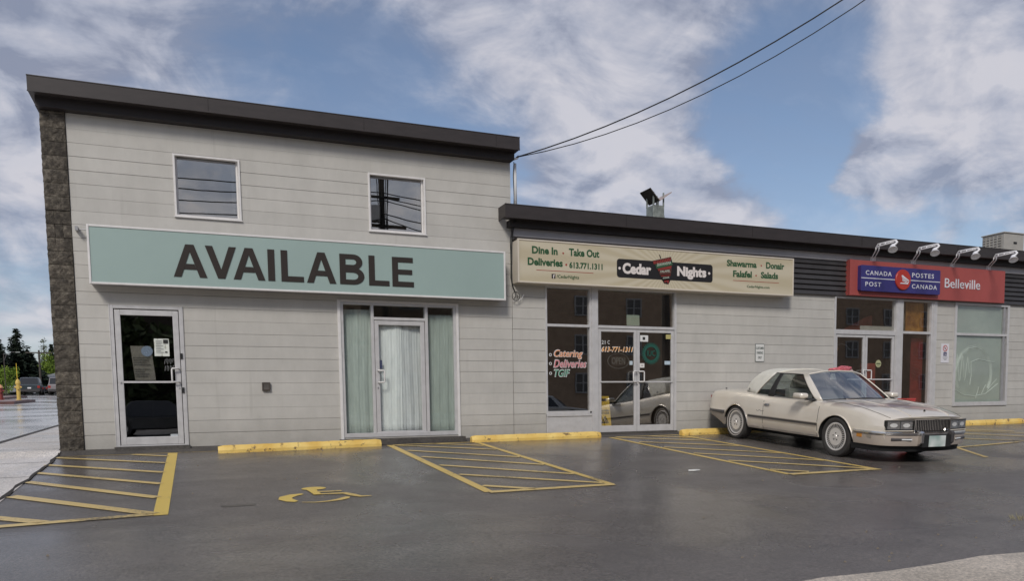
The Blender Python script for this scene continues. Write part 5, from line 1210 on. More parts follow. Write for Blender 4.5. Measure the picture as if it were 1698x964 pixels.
def panel(i0, i1, name, m, s, t0=0., t1=1., off=0., ni=6, nt=6, th=0.):
    b = MB(); rows_ = []
    for a in range(ni+1):
        i = i0+(i1-i0)*a/ni; rows_.append([ghp(i, t0+(t1-t0)*c/nt, s) for c in range(nt+1)])
    if off: rows_ = [[(x, y-s*off, z) for x, y, z in r] for r in rows_]
    b.grid(rows_); o = cpart(b, name, m, car)
    if th: sm = o.modifiers.new('thick', 'SOLIDIFY'); sm.thickness = th; sm.offset = 0
    return o
for s in (-1, 1):
    panel(2, 3, 'windscreen_pillar', M_CAR, s, th=.02)
    panel(3, 4, 'door_glass', G_CAR, s, .03, .97, .012)
    panel(4, 5, 'door_pillar', M_BLACK, s, th=.015)
    panel(5, 6, 'quarter_glass', G_CAR, s, .03, .97, .012)
    panel(6, 8, 'vinyl_quarter', M_VIN, s, th=.02, ni=10)
    for i, nm, m_, r in ((3, 'window_trim', M_BLACK, .010), (4, 'window_trim', M_BLACK, .008), (4.5, 'window_trim', M_CHD, .004), (5, 'window_trim', M_BLACK, .008), (6, 'window_trim', M_CHR, .010)):
        b = MB(); b.tube([ghp(i, t/8, s) for t in range(9)], r, 6); cpart(b, nm, m_, car)
    b = MB(); b.tube([ghp(3+q*.25, .0, s) for q in range(13)], .009, 6); cpart(b, 'belt_trim', M_RUB, car)
    b = MB(); b.tube([ghp(3+q*.25, 1., s) for q in range(13)], .010, 6); cpart(b, 'gutter_trim', M_BLACK, car)
    b = MB(); b.tube([ghp(6+q*.2, .005, s) for q in range(12)], .006, 6); cpart(b, 'vinyl_edge_trim', M_GAP, car)
b = MB(); b.grid([[ghp(2-2*a/6, .02+.96*c/6, -1) for c in range(7)] for a in range(6)]+[[ghp(0+2*a/6, .02+.96*c/6, 1) for c in range(7)] for a in range(7)]); cpart(b, 'windscreen', G_WS, car)
b = MB(); b.grid([[ghp(8+a/4, .04+.9*c/6, -1) for c in range(7)] for a in range(4)]+[[ghp(9-a/4, .04+.9*c/6, 1) for c in range(7)] for a in range(5)]); cpart(b, 'rear_window', G_CAR, car)
b = MB(); b.tube([ghp(2-a*.25, 1., -1) for a in range(9)]+[ghp(a*.25, 1., 1) for a in range(1, 9)], .014, 6); cpart(b, 'windscreen_trim', M_CAR, car)
b = MB(); b.tube([ghp(2-a*.25, .015, -1) for a in range(9)]+[ghp(a*.25, .015, 1) for a in range(1, 9)], .010, 6); cpart(b, 'windscreen_seal', M_BLACK, car)
def roof_rows(i0, i1, n_):
    out = []
    for a in range(n_+1):
        i = i0+(i1-i0)*a/n_; e = ghp(i, 1, 1); r = []
        for c in range(13):
            u = -1+2*c/12; r.append((e[0]+(.06*(1-u*u) if i < 3 else (-.09*(1-u*u) if i > 6.5 else 0)), e[1]*u, e[2]+.072*(1-u*u)**.8))
        out.append(r)
    return out
b = MB(); b.grid(roof_rows(2, 5.6, 16)); o = cpart(b, 'roof', M_CAR, car)
b = MB(); b.grid(roof_rows(5.6, 7, 8)); b.v = [(x, y, z+.004) for x, y, z in b.v]; cpart(b, 'vinyl_roof', M_VIN, car)
b = MB(); b.tube([(ghp(5.6, 1, 1)[0], ghp(5.6, 1, 1)[1]*u, ghp(5.6, 1, 1)[2]+.072*(1-u*u)**.8+.006) for u in [-1+i/8 for i in range(17)]], .01, 6); cpart(b, 'vinyl_seam', M_VIN, car)
b = MB(); x0 = ghp(2, 1, 1)
# front badge on the vinyl quarter
b.lathe([(0, 0), (.022, 0), (.022, .006)], (-1.02, -.785, .99), 'y', 12); cpart(b, 'quarter_badge', M_CHD, car)
# interior
b = MB()
for yy in (-.36, .36):
    b.prism([(-.05, .50), (.42, .50), (.44, .66), (.0, .68), (-.08, 1.04), (-.20, 1.05), (-.22, .6)], yy-.25, yy+.25, 'y'); b.prism([(-.16, 1.06), (-.10, 1.06), (-.12, 1.2), (-.19, 1.2)], yy-.12, yy+.12, 'y')
b.prism([(-1.0, .5), (-.6, .5), (-.62, .68), (-.92, .7), (-1.02, .98), (-1.1, .98), (-1.1, .5)], -.6, .6, 'y'); cpart(b, 'seats', M_SEAT, car, smooth=False, bevel=.02)
b = MB(); b.prism([(.62, .6), (1.0, .6), (1.06, .89), (.8, .90), (.68, .84)], -.68, .68, 'y'); cpart(b, 'dashboard', mat('dash_brown', (.42, .44, .42), .7), car, smooth=False)
b = MB(); b.lathe([(.17, -.01), (.185, 0), (.17, .01)], (0, 0, 0), 'x', 24, closed=True); rt = Matrix.Rotation(R(-25), 3, 'Y'); b.v = [tuple(Vector((.56, .36, .88))+rt @ Vector(v)) for v in b.v]; cpart(b, 'steering_wheel', M_BLACK, car)
b = MB(); b.box(.55, .57, -.09, .09, 1.20, 1.25); cpart(b, 'rear_view_mirror', M_BLACK, car)
# door mirrors
for s in (-1, 1):
    b = MB(); b.box(.57, .80, s*.90 if s > 0 else -1.07, 1.07 if s > 0 else -.90, .905, 1.005); o = cpart(b, 'door_mirror', M_CAR, car, smooth=True, auto=60, bevel=.035)
    b = MB(); b.prism([(.74, .885), (.86, .885), (.80, .915), (.74, .915)], s*.77, s*.94, 'y'); cpart(b, 'mirror_stalk', M_BLACK, car, smooth=False)
# wheels
def car_wheel(ax, s, R_=.333):
    prof = [(.232, -.085), (.25, -.098), (.29, -.104), (.315, -.096), (R_-.004, -.075), (R_, -.04), (R_, .04), (R_-.004, .075), (.3, .1), (.24, .08), (.22, 0)]
    b = MB(); b.lathe([(r, s*-h) for r, h in prof], (ax, s*.785, R_-.005), 'y', 40, closed=True); w = cpart(b, 'wheel', M_TYR, car)
    b = MB(); pr = [(0, .097), (.028, .099), (.034, .090), (.07, .086), (.135, .088), (.205, .086), (.222, .094), (.234, .090), (.236, .05), (.10, .03), (0, .03)]
    b.lathe([(r, s*h) for r, h in pr], (ax, s*.785, R_-.005), 'y', 40); o = cpart(b, 'rim', M_RIM, w)
    b = MB()
    for i in range(34):
        a = 2*math.pi*i/34; c, q = math.cos(a), math.sin(a); wd = .011; y = s*(.785+.0895)
        pp = [(ax+c*r-q*k, y, R_-.005+q*r+c*k) for r, k in ((.145, -wd*.6), (.145, wd*.6), (.202, wd), (.202, -wd))]
        b.add(pp+[(x, yy-s*.004, z) for x, yy, z in pp], [(0, 1, 2, 3), (7, 6, 5, 4)])
    for i in range(5):
        a = 2*math.pi*i/5+.3; b.lathe([(0, s*.0905), (.011, s*.0905), (.011, s*.088)], (ax+.058*math.cos(a), s*.785, R_-.005+.058*math.sin(a)), 'y', 8)
    cpart(b, 'rim_slots', M_BLACK, w)['kind'] = 'stuff'
    if ax < 0: b = MB(); b.lathe([(.252, s*.1005), (.268, s*.1035), (.268, s*.1055), (.252, s*.1025)], (ax, s*.785, R_-.005), 'y', 40, closed=True); cpart(b, 'white_band', mat('white_band', (.5, .46, .42), .6), w)
    for ch in w.children: ch.matrix_parent_inverse = Matrix.Identity(4)
    return w
for ax in (AXF-.0, AXR-.015):
    for s in (-1, 1): car_wheel(ax, s)
# nose: lamp housings, grille
fx = lambda y, d=0.: 2.40+.13*(1-(y/.85)**2)+d
def face_strip(y0, y1, z0, z1, d0, d1, name, m, n_=6, parent=None, bev=.0):
    b = MB(); ys = [y0+(y1-y0)*i/n_ for i in range(n_+1)]
    rows_ = [[(fx(y, d0), y, z0), (fx(y, d1), y, z0), (fx(y, d1), y, z1), (fx(y, d0), y, z1)] for y in ys]
    b.grid(rows_, closed=True); b.f += [(0, 1, 2, 3), tuple(len(b.v)-4+k for k in (3, 2, 1, 0))]; b.m += [0, 0]
    return cpart(b, name, m, parent or car, smooth=False, bevel=bev)
for s in (-1, 1):
    a, c = (s*.80, s*.365) if s < 0 else (.365, .80)
    face_strip(a, c, .520, .672, -.03, .012, 'headlamp_housing', M_BLACK)
    m_ = (a+c)/2
    for q0, q1 in ((a+.02, m_-.008), (m_+.008, c-.02)):
        face_strip(q0, q1, .537, .655, .005, .014, 'lamp_reflector', mat('lamp_reflector', (.38, .38, .38), .25, .7), 3)
        hl_ = MB(); qm = (q0+q1)/2; n2 = 16; hl_.add([(fx(qm+.06*math.cos(k*.3927), .0155), qm+.06*math.cos(k*.3927), .598+.032*math.sin(k*.3927)) for k in range(n2)], [tuple(range(n2))]); cpart(hl_, 'lamp_reflection_disc', mat('lamp_inner', (.85, .85, .83), .3), car, smooth=False)  # pale ellipse painted in as the bright reflection of the bulb
        face_strip(q0, q1, .537, .655, .018, .026, 'headlamp', glass('lamp_glass', (.93, .93, .93), .12), 3, bev=.003)
    face_strip(a, c, .672, .680, -.0, .018, 'lamp_brow', M_CHD)
    face_strip(a, c, .508, .520, -.0, .022, 'lamp_lower_trim', M_CAR)
face_strip(-.345, .345, .492, .682, -.03, .010, 'grille_backing', M_BLACK, 8)
b = MB()
for z0, z1 in ((.682, .694), (.482, .493)):
    ys = [-.352+.704*i/8 for i in range(9)]; b.grid([[(fx(y, -.01), y, z0), (fx(y, .032), y, z0), (fx(y, .032), y, z1), (fx(y, -.01), y, z1)] for y in ys], closed=True)
for s in (-1, 1): b.box(fx(.35, -.01), fx(.35, .034), s*.352-.007, s*.352+.007, .482, .694)
cpart(b, 'grille_frame', M_CHR, car, smooth=False)
gb = None
for i in range(21):
    y = -.325+.65*i/20; b = MB(); b.prism([(fx(y, .0), .49), (fx(y, .028), .49), (fx(y, .032), .52), (fx(y, .026), .684), (fx(y, 0), .684)], y-.0042, y+.0042, 'y'); cpart(b, 'grille_bar', M_CHR, car, smooth=False)
b = MB(); b.tube([(fx(.25, .036), .22, .515), (fx(.25, .036), .235, .54), (fx(.25, .036), .25, .515), (fx(.25, .036), .265, .53), (fx(.25, .036), .28, .515), (fx(.25, .036), .30, .53)], .003, 5); cpart(b, 'grille_script', M_CHR, car)
b = MB(); b.lathe([(0, .0), (.018, .0), (.012, .012), (.016, .03), (.008, .05), (0, .052)], (2.36, 0, .775), 'z', 10); cpart(b, 'bonnet_ornament', M_BLACK, car)
# bumpers
def bumper(path, secs, name, m):
    """sweep a (outward, z) section along a plan path; z may slope with a per point lift of the lower edge"""
    b = MB(); rows_ = []
    P = [Vector((x, y)) for x, y, *_ in path]
    for i, p in enumerate(P):
        d = (P[min(i+1, len(P)-1)]-P[max(0, i-1)]).normalized(); nn = Vector((d.y, -d.x)); lift = path[i][2] if len(path[i]) > 2 else 0
        rows_.append([(p.x+nn.x*o_, p.y+nn.y*o_, z+lift*(1-clampf((z-.25)/.25, 0, 1))) for o_, z in secs])
    b.grid(rows_, closed=True); k = len(secs); b.f += [tuple(range(k)), tuple(range(len(b.v)-1, len(b.v)-k-1, -1))]; b.m += [0, 0]
    return cpart(b, name, m, car)
FP = [(1.885, .885), (2.10, .878), (2.25, .862), (2.36, .82), (2.45, .72), (2.52, .55), (2.565, .35), (2.585, .15)]
FP = [(x, -y) for x, y in FP]+[(x, y) for x, y in reversed(FP)]
bumper(FP, [(-.03, .30), (.01, .285), (.022, .33), (.026, .45), (-.03, .455)], 'front_bumper', mat('bumper_shaded_paint', (.46, .395, .335), .42, .15, coat=.5))  # body colour painted darker for the shade below the chrome strip
bumper(FP, [(-.03, .452), (.040, .455), (.046, .475), (.040, .497), (-.03, .500)], 'bumper_chrome', M_CHR)
bumper([p for p in FP if p[0] > 2.05], [(-.0, .447), (.030, .447), (.030, .455), (-.0, .456)], 'bumper_rub_line', M_RUB)
LP = [(x-.07, y*.97) for x, y in FP]
bumper(LP, [(-.03, .19), (.01, .19), (.03, .29), (-.03, .29)], 'front_valance', M_UND)
RP = [(-1.64, .885, .0), (-1.85, .885, .09), (-2.05, .87, .15), (-2.2, .82, .17), (-2.31, .72, .18), (-2.40, .5, .18), (-2.43, .2, .18)]
RP = [(x, y, l) for x, y, l in RP]+[(x, -y, l) for x, y, l in reversed(RP)]
bumper(RP, [(-.03, .26), (.012, .25), (.03, .40), (.03, .47), (-.03, .475)], 'rear_bumper', mat('bumper_dull', (.30, .26, .22), .45, .2))
bumper(RP, [(-.03, .470), (.045, .475), (.050, .51), (.040, .535), (-.03, .54)], 'rear_bumper_strip', M_RUB)
bumper(RP, [(-.0, .533), (.044, .534), (.042, .546), (-.0, .547)], 'bumper_chrome', M_CHR)
for s in (-1, 1):
    b = MB(); b.prism([(2.56, .31), (2.615, .30), (2.66, .34), (2.665, .49), (2.63, .52), (2.56, .52)], s*.30-.026, s*.30+.026, 'y'); cpart(b, 'bumper_guard', M_CHR if s < 0 else M_RUB, car, smooth=False, bevel=.01)
    b = MB(); b.tube([(2.47, s*.73, .385), (2.57, s*.44, .385)], .024, 8); cpart(b, 'parking_lamp', M_RUB, car)
    b = MB(); b.tube([(2.47, s*.72, .385), (2.575, s*.44, .385)], .014, 8); b.v = [(x+.010, y, z) for x, y, z in b.v]; cpart(b, 'parking_lens', M_LENS, car)
    b = MB(); b.box(1.95, 2.06, s*.903-.006, s*.903+.006, .385, .445); cpart(b, 'side_marker', M_AMB, car, smooth=False, bevel=.004)
    b = MB(); b.box(2.08, 2.24, s*.890-.008, s*.890+.008, .395, .44); cpart(b, 'corner_lens', M_CHD, car, smooth=False)
    b = MB(); b.grid([[(plan(-2.365, y), y*s, .58), (plan(-2.365, y), y*s, .80)] for y in (.2, .4, .6, .74)]); o = cpart(b, 'tail_lamp', mat('tail_red', (.25, .02, .02), .3), car); o.location.x = -.006
b = MB(); b.box(2.57, 2.64, -.28, .28, .27, .45); cpart(b, 'plate_surround', M_BLACK, car, smooth=False)
b = MB(); b.box(2.642, 2.650, -.165, .165, .275, .445); cpart(b, 'licence_plate', mat('plate_blur', (.34, .46, .42), .5, col2=(.66, .68, .66), var=.1, vscale=5, detail=1), car, smooth=False, bevel=.003)
# underside: pan, axle, exhaust
b = MB(); b.box(-1.9, 2.2, -.55, .55, .17, .27); b.tube([(-1.27, -.6, .33), (-1.27, .6, .33)], .04, 8); b.tube([(1.46, -.6, .33), (1.46, .6, .33)], .04, 8); b.tube([(-2.3, .45, .22), (.8, .3, .17)], .03, 8); cpart(b, 'underside', M_UND, car, smooth=False)
b = MB(); b.tube([(-2.02, -.62, .945), (-2.02, -.62, .965)], .018, 8); cpart(b, 'antenna_base', M_BLACK, car)
b = MB(); b.box(1.06, 1.16, -.66, .66, .893, .9); cpart(b, 'cowl_vent', M_RUB, car, smooth=False)
# crumpled red bag on the far side of the roof
rnd = random.Random(3); t = thing('plastic_bag', 'crumpled pinkish red bag lying on the roof of the coupe', 'bag', tuple(CM @ Vector((.1, .3, 1.38))))
rows = []
for j in range(9):
    r = []
    for i in range(24):
        a = 2*math.pi*i/24; v = j/8; rr = math.sin(math.pi*min(1, v*.95+.03))**.6*(1+rnd.uniform(-.14, .14)); p = Vector((.02+.12*rr*math.cos(a), .40+.24*rr*math.sin(a)*(1), 1.36+.075*(1-math.cos(math.pi*v))/2*(1+.35*math.sin(a*1+.9))+rnd.uniform(-.006, .006)))
        r.append(tuple(CM @ p))
    rows.append(r)
b = MB(); b.grid(rows, closed=True); b.build('bag_skin', mat('bag_red', (.50, .12, .14), .4, var=.5, vscale=25), t)
# ------------------------------------------------------------------ street at the left, far cars, trees
def simple_car(name, label, cat, x, y, heading, col, kind='suv', group=None, L=4.6, Wd=.92, H=1.72):
    """heading: direction of travel as a compass angle from +Y towards +X"""
    h = R(heading); a = Vector((math.sin(h), math.cos(h), 0)); l = Vector((-math.cos(h), math.sin(h), 0))
    M4 = Matrix(((a.x, l.x, 0, x), (a.y, l.y, 0, y), (0, 0, 1, gz(x, y)), (0, 0, 0, 1)))
    c = car_thing(name, label, cat, M4, group)
    mc = mat('paint_'+'_'.join(str(int(v*100)) for v in col), col, .3, .2, coat=.7); hl = L/2
    low_, top = .30, H*.56
    prof = {'suv': [(-hl, .45), (-hl, .95), (-hl+.04, top), (hl-1.15, top), (hl-.15, top-.16), (hl, top-.35), (hl, .4)],
            'sedan': [(-hl, .45), (-hl, .8), (-hl+.1, top), (-hl+.9, top+.03), (hl-1.3, top+.03), (hl-.2, top-.12), (hl, top-.3), (hl, .4)]}[kind]
    ys = [-Wd, -Wd+.05, Wd-.05, Wd]
    b = MB(); b.prism([(p, q) for p, q in prof]+[(hl-.1, low_), (-hl+.1, low_)], -Wd, Wd, 'y'); cpart(b, 'body', mc, c, smooth=False, bevel=.06)
    if kind == 'suv': g = [(-hl+.06, top-.02), (-hl+.28, H-.04), (-hl+.5, H), (hl-2.1, H), (hl-1.95, H-.04), (hl-1.2, top-.02)]
    else: g = [(-hl+.75, top), (-hl+1.3, H-.03), (-hl+1.6, H), (hl-2.1, H), (hl-1.95, H-.03), (hl-1.25, top)]
    b = MB(); n_ = len(g); vs = [(p, -(Wd-.06) if q < top+.1 else -(Wd-.2), q) for p, q in g]+[(p, (Wd-.06) if q < top+.1 else (Wd-.2), q) for p, q in g]
    b.add(vs, [tuple(range(n_)), tuple(range(2*n_-1, n_-1, -1))]+[(i, i+n_, i+1+n_, i+1) for i in range(n_-1)]); cpart(b, 'cabin', mc, c, smooth=False, bevel=.03)
    gl = mat('far_car_glass', (.02, .022, .025), .08, coat=.5)
    def quad(pts, nm, m_, th=.012):
        b = MB(); P = [Vector(p) for p in pts]; nn = (P[1]-P[0]).cross(P[2]-P[0]).normalized()*th; b.add([p+nn for p in P]+[p-nn for p in P], [(0, 1, 2, 3), (7, 6, 5, 4), (0, 4, 5, 1), (1, 5, 6, 2), (2, 6, 7, 3), (3, 7, 4, 0)]); return cpart(b, nm, m_, c, smooth=False)
    yb, yt = Wd-.06, Wd-.2
    lerp = lambda a_, b_, t_: a_+(b_-a_)*t_
    (rx0, rz0), (rx1, rz1) = g[0], g[1]; (fx1, fz1), (fx0, fz0) = g[-2], g[-1]
    quad([(lerp(rx0, rx1, .12), -yb+.1, lerp(rz0, rz1, .12)), (lerp(rx0, rx1, .12), yb-.1, lerp(rz0, rz1, .12)), (lerp(rx0, rx1, .95), yt-.03, lerp(rz0, rz1, .95)), (lerp(rx0, rx1, .95), -yt+.03, lerp(rz0, rz1, .95))], 'rear_window', gl)
    quad([(lerp(fx0, fx1, .1), -yb+.08, lerp(fz0, fz1, .1)), (lerp(fx0, fx1, .1), yb-.08, lerp(fz0, fz1, .1)), (lerp(fx0, fx1, .95), yt-.03, lerp(fz0, fz1, .95)), (lerp(fx0, fx1, .95), -yt+.03, lerp(fz0, fz1, .95))], 'windscreen', gl)
    for s in (-1, 1):
        xa, xb_ = rx0+.35, fx0-.35; m0 = (xa+xb_)/2
        for p, q, u, v in ((xa, m0-.05, rx1+.3, m0-.05), (m0+.05, xb_, m0+.05, fx1-.1)):
            quad([(p, s*(yb-.012), top+.06), (q, s*(yb-.012), top+.06), (v, s*(yt+.012), H-.1), (u, s*(yt+.012), H-.1)], 'side_window', gl)
        for ax in (hl-.95, -hl+.95):
            b = MB(); b.lathe([(0, s*.0), (.2, s*.0), (.22, s*.01), (.34, s*.01), (.35, -s*.04), (.35, -s*.22), (0, -s*.22)], (ax, s*(Wd+.01), .345), 'y', 22); w = cpart(b, 'wheel', M_TYR, c)
            b = MB(); b.lathe([(0, s*.03), (.06, s*.025), (.19, s*.012), (.22, s*.02), (.225, -s*.0)], (ax, s*(Wd+.01), .345), 'y', 20); cpart(b, 'rim', M_CHD, w)
        b = MB(); b.box(-hl-.012, -hl+.12, s*(Wd-.26), s*(Wd-.02), top-.32, top-.08) if s > 0 else b.box(-hl-.012, -hl+.12, -Wd+.02, -Wd+.26, top-.32, top-.08); cpart(b, 'tail_lamp', mat('tail_lens', (.35, .03, .02), .3), c, smooth=False)
        b = MB(); b.box(hl-.14, hl+.01, min(s*.5, s*(Wd-.04)), max(s*.5, s*(Wd-.04)), top-.42, top-.28); cpart(b, 'headlamp', M_LENS, c, smooth=False)
    b = MB(); b.box(-hl-.05, -hl+.2, -Wd+.05, Wd-.05, .32, .55); cpart(b, 'rear_bumper', M_RUB, c, smooth=False)
    b = MB(); b.box(-hl-.02, -hl, -.16, .16, top-.38, top-.24); cpart(b, 'number_plate', M_LW, c, smooth=False)
    return c
GC = 'vehicles parked across the side street'
simple_car('parked_car', 'dark blue grey estate car seen from behind, behind the yellow hydrant', 'car', -13.75, 79.0, -4, (.05, .065, .075), 'suv', GC, L=4.6, Wd=.95, H=1.75)
simple_car('parked_car', 'black hatchback parked side on between the dark estate and the pale grey one', 'car', -11.4, 83.0, 58, (.02, .022, .025), 'sedan', GC, L=4.2, Wd=.88, H=1.5)
simple_car('parked_car', 'pale brownish grey estate car cut off by the dark stone corner', 'car', -11.05, 78.0, -4, (.28, .25, .25), 'suv', GC, L=4.6, Wd=.93, H=1.75)
simple_car('parked_car', 'silver white saloon at the left edge behind the red hydrant', 'car', -17.5, 78.5, 60, (.55, .57, .6), 'sedan', GC, L=4.5, Wd=.88, H=1.5)
simple_car('parked_car', 'far silver hatchback partly behind the yellow hydrant', 'car', -15.9, 84.5, 30, (.40, .40, .42), 'sedan', GC, L=4.2, Wd=.86, H=1.48)
# islands with dark red kerbs
M_KR = mat('kerb_maroon', (.10, .04, .035), .6, var=.3, vscale=3); M_IS = mat('island_surface', (.30, .22, .20), .6, var=.2, vscale=2)
def island(x0, x1, y0, y1, label):
    t = thing('traffic_island', label, 'traffic island', ((x0+x1)/2, y0, gz(x0, y0)))
    P = [(x0, y0), (x1, y0), (x1, y1), (x0, y1)]; b = MB(); vs = [(x, y, gz(x, y)-.05) for x, y in P]+[(x, y, gz(x, y)+.14) for x, y in P]
    b.add(vs, [(4, 5, 6, 7)]+[(i, (i+1) % 4, 4+(i+1) % 4, 4+i) for i in range(4)]); b.build('kerb', M_KR, t)
    b = MB(); b.add([(x+(.2 if x == x0 else -.2), y+(.3 if y == y0 else -.3), gz(x, y)+.15) for x, y in P], [(0, 1, 2, 3)]); b.build('paving', M_IS, t)
island(-22, -7.15, 35, 41, 'near low traffic island with dark red kerb carrying the two hydrants'); island(-30, -10.9, 52, 60, 'far low traffic island with dark red kerb in front of the parked cars')
def hydrant(x, y, h, m_body, m_cap, label, rod):
    z = gz(x, y)+.14; t = thing('fire_hydrant', label, 'hydrant', (x, y, z))
    b = MB(); b.lathe([(.15, 0), (.15, .05), (.105, .06), (.105, h*.72), (.13, h*.74), (.13, h*.78), (.10, h*.8)], (x, y, z), 'z', 16); b.tube([(x-.18, y, z+h*.6), (x+.18, y, z+h*.6)], .055, 10); b.tube([(x, y-.2, z+h*.56), (x, y, z+h*.56)], .08, 10); b.build('barrel', m_body, t, smooth=True, auto=40)
    b = MB(); b.lathe([(.14, h*.78), (.13, h*.86), (.08, h*.95), (.04, h*.97), (.04, h), (0, h)], (x, y, z), 'z', 16); b.build('bonnet', m_cap, t, smooth=True, auto=40)
    if rod: b = MB(); b.tube([(x-.02, y, z+h*.9), (x-.02, y, z+h+.9)], .014, 6); b.build('marker_rod', M_Y2, t)
hydrant(-7.72, 39.4, 1.26, mat('hydrant_yellow', (.60, .42, .10), .5), MATS['hydrant_yellow'], 'yellow fire hydrant with a thin marker rod in front of the dark estate car', True)
hydrant(-8.72, 40.0, .92, mat('hydrant_red', (.20, .03, .025), .5), mat('hydrant_orange', (.60, .32, .16), .5), 'dark red fire hydrant with an orange cap at the left edge', False)
# poles
def pole(x, y, h, label, cross=True, lamp=False, r=.13, group=None, name='utility_pole', cat='pole'):
    z = gz(x, y); t = thing(name, label, cat, (x, y, z), group); b = MB(); b.tube([(x, y, z-.2), (x, y, z+h)], [r, r*.7], 8); b.build('pole_shaft', mat('old_wood', (.07, .06, .05), .9, var=.3, vscale=3), t)
    if cross: b = MB(); b.box(x-1.3, x+1.3, y-.06, y+.06, z+h-.35, z+h-.22); b.build('crossarm', MATS['old_wood'], t)
    if lamp:
        b = MB(); b.tube([(x, y, z+h-.6), (x+.2, y, z+h-.1), (x+.55, y, z+h+.1), (x+.95, y, z+h+.12)], .03, 6); b.build('lamp_arm', M_RUB, t); b = MB(); b.box(x+.85, x+1.15, y-.08, y+.08, z+h+.06, z+h+.14); b.build('lamp_head', M_GALV, t)
    return t
pole(-14.05, 86, 4.9, 'dark wooden pole with a short crossarm between big spruce and bright green tree')
pole(-12.35, 60, 3.6, 'street lamp with a curved arm at the left edge in front of the spruces', cross=False, lamp=True, r=.04, name='street_lamp', cat='street lamp')
pole(-10.2, 70, 4.8, 'thin lamp pole close to the dark stone corner', cross=False, r=.06)
# far grey building
t = thing('grey_shed', 'low grey building with a pitched roof behind the parked cars, beside the stone corner', 'building', (-13, 100, gz(-13, 100)))
z = gz(-13, 100); b = MB(); b.box(-17.0, -6, 100, 112, z-.3, z+1.9); b.build('wall', mat('shed_wall', (.30, .31, .33), .7), t)
b = MB(); b.add([(-17.4, 99.6, z+1.7), (-5.8, 99.6, z+1.9), (-5.8, 106, z+3.6), (-13.6, 106, z+3.4), (-17.4, 112, z+1.8), (-5.8, 112, z+1.9)], [(0, 1, 2, 3), (0, 3, 4), (4, 3, 2, 5)]); b.build('roof', mat('shed_roof', (.20, .21, .22), .7), t)
b = MB(); b.box(-13.9, -12.8, 99.5, 100, z+1.9, z+2.6); b.box(-12.7, -8, 99.3, 100.2, z+.8, z+3.3); b.build('gable_wall', mat('gable_grey', (.34, .37, .42), .7), t)

# trees
M_BARK = mat('bark', (.07, .055, .04), .95, var=.3, vscale=5)
def leaf_mat(name, a, c):
    m, t_, b_, N = nodes_mat(name); P = N('ShaderNodeNewGeometry').outputs['Position']; n_ = N('ShaderNodeTexNoise', {'Vector': P, 'Scale': 1.3, 'Detail': 6, 'Roughness': .7})
    t_.links.new(ramp(N, n_.outputs['Fac'], [(.35, a), (.65, c)]), b_.inputs['Base Color']); b_.inputs['Roughness'].default_value = .75; b_.inputs['Specular IOR Level'].default_value = .2; return m
M_SPR = leaf_mat('spruce_needles', (.010, .018, .012), (.030, .042, .026)); M_SPR2 = leaf_mat('brownish_spruce', (.016, .018, .013), (.045, .042, .030)); M_LF = leaf_mat('spring_leaves', (.10, .17, .02), (.22, .30, .05)); M_LF2 = leaf_mat('olive_leaves', (.05, .07, .03), (.12, .14, .06))
def spruce(x, y, h, rb, label, seed, m=None, group='dark spruces beyond the street'):
    z = gz(x, y); rnd = random.Random(seed); t = thing('spruce_tree', label, 'tree', (x, y, z), group)
    b = MB(); b.tube([(x, y, z-.2), (x, y, z+h)], [h*.022, .01], 6); b.build('trunk', M_BARK, t)
    b = MB(); zz = .06*h
    while zz < h*.985:
        f = 1-zz/h; rr = rb*(f**.85)*rnd.uniform(.75, 1.12)+.05; nb = max(7, int(20*f+6))
        for k in range(nb):
            a = rnd.uniform(0, 6.283); L = rr*rnd.uniform(.65, 1.15); droop = L*rnd.uniform(.12, .38); c, s = math.cos(a), math.sin(a)
            nseg = max(3, int(L/.28))
            for q in range(nseg):
                u0 = (q+.2)/nseg; px, py_, pz = x+c*L*u0, y+s*L*u0, z+zz-droop*u0*u0+.12*L*u0
                for _ in range(3):
                    w = (.26+.13*f*rb)*rnd.uniform(.6, 1.3); d = Vector((rnd.uniform(-1, 1)+c*.8, rnd.uniform(-1, 1)+s*.8, rnd.uniform(-.75, .15))).normalized()*w; e = Vector((rnd.uniform(-1, 1), rnd.uniform(-1, 1), rnd.uniform(-.3, .5))).normalized()*w*.4
                    p = Vector((px, py_, pz))+Vector((rnd.uniform(-.12, .12), rnd.uniform(-.12, .12), rnd.uniform(-.1, .1))); b.add([p-e, p+e, p+d], [(0, 1, 2)])
        zz += h*.032*rnd.uniform(.8, 1.2)
    b.build('crown', m or M_SPR, t); return t
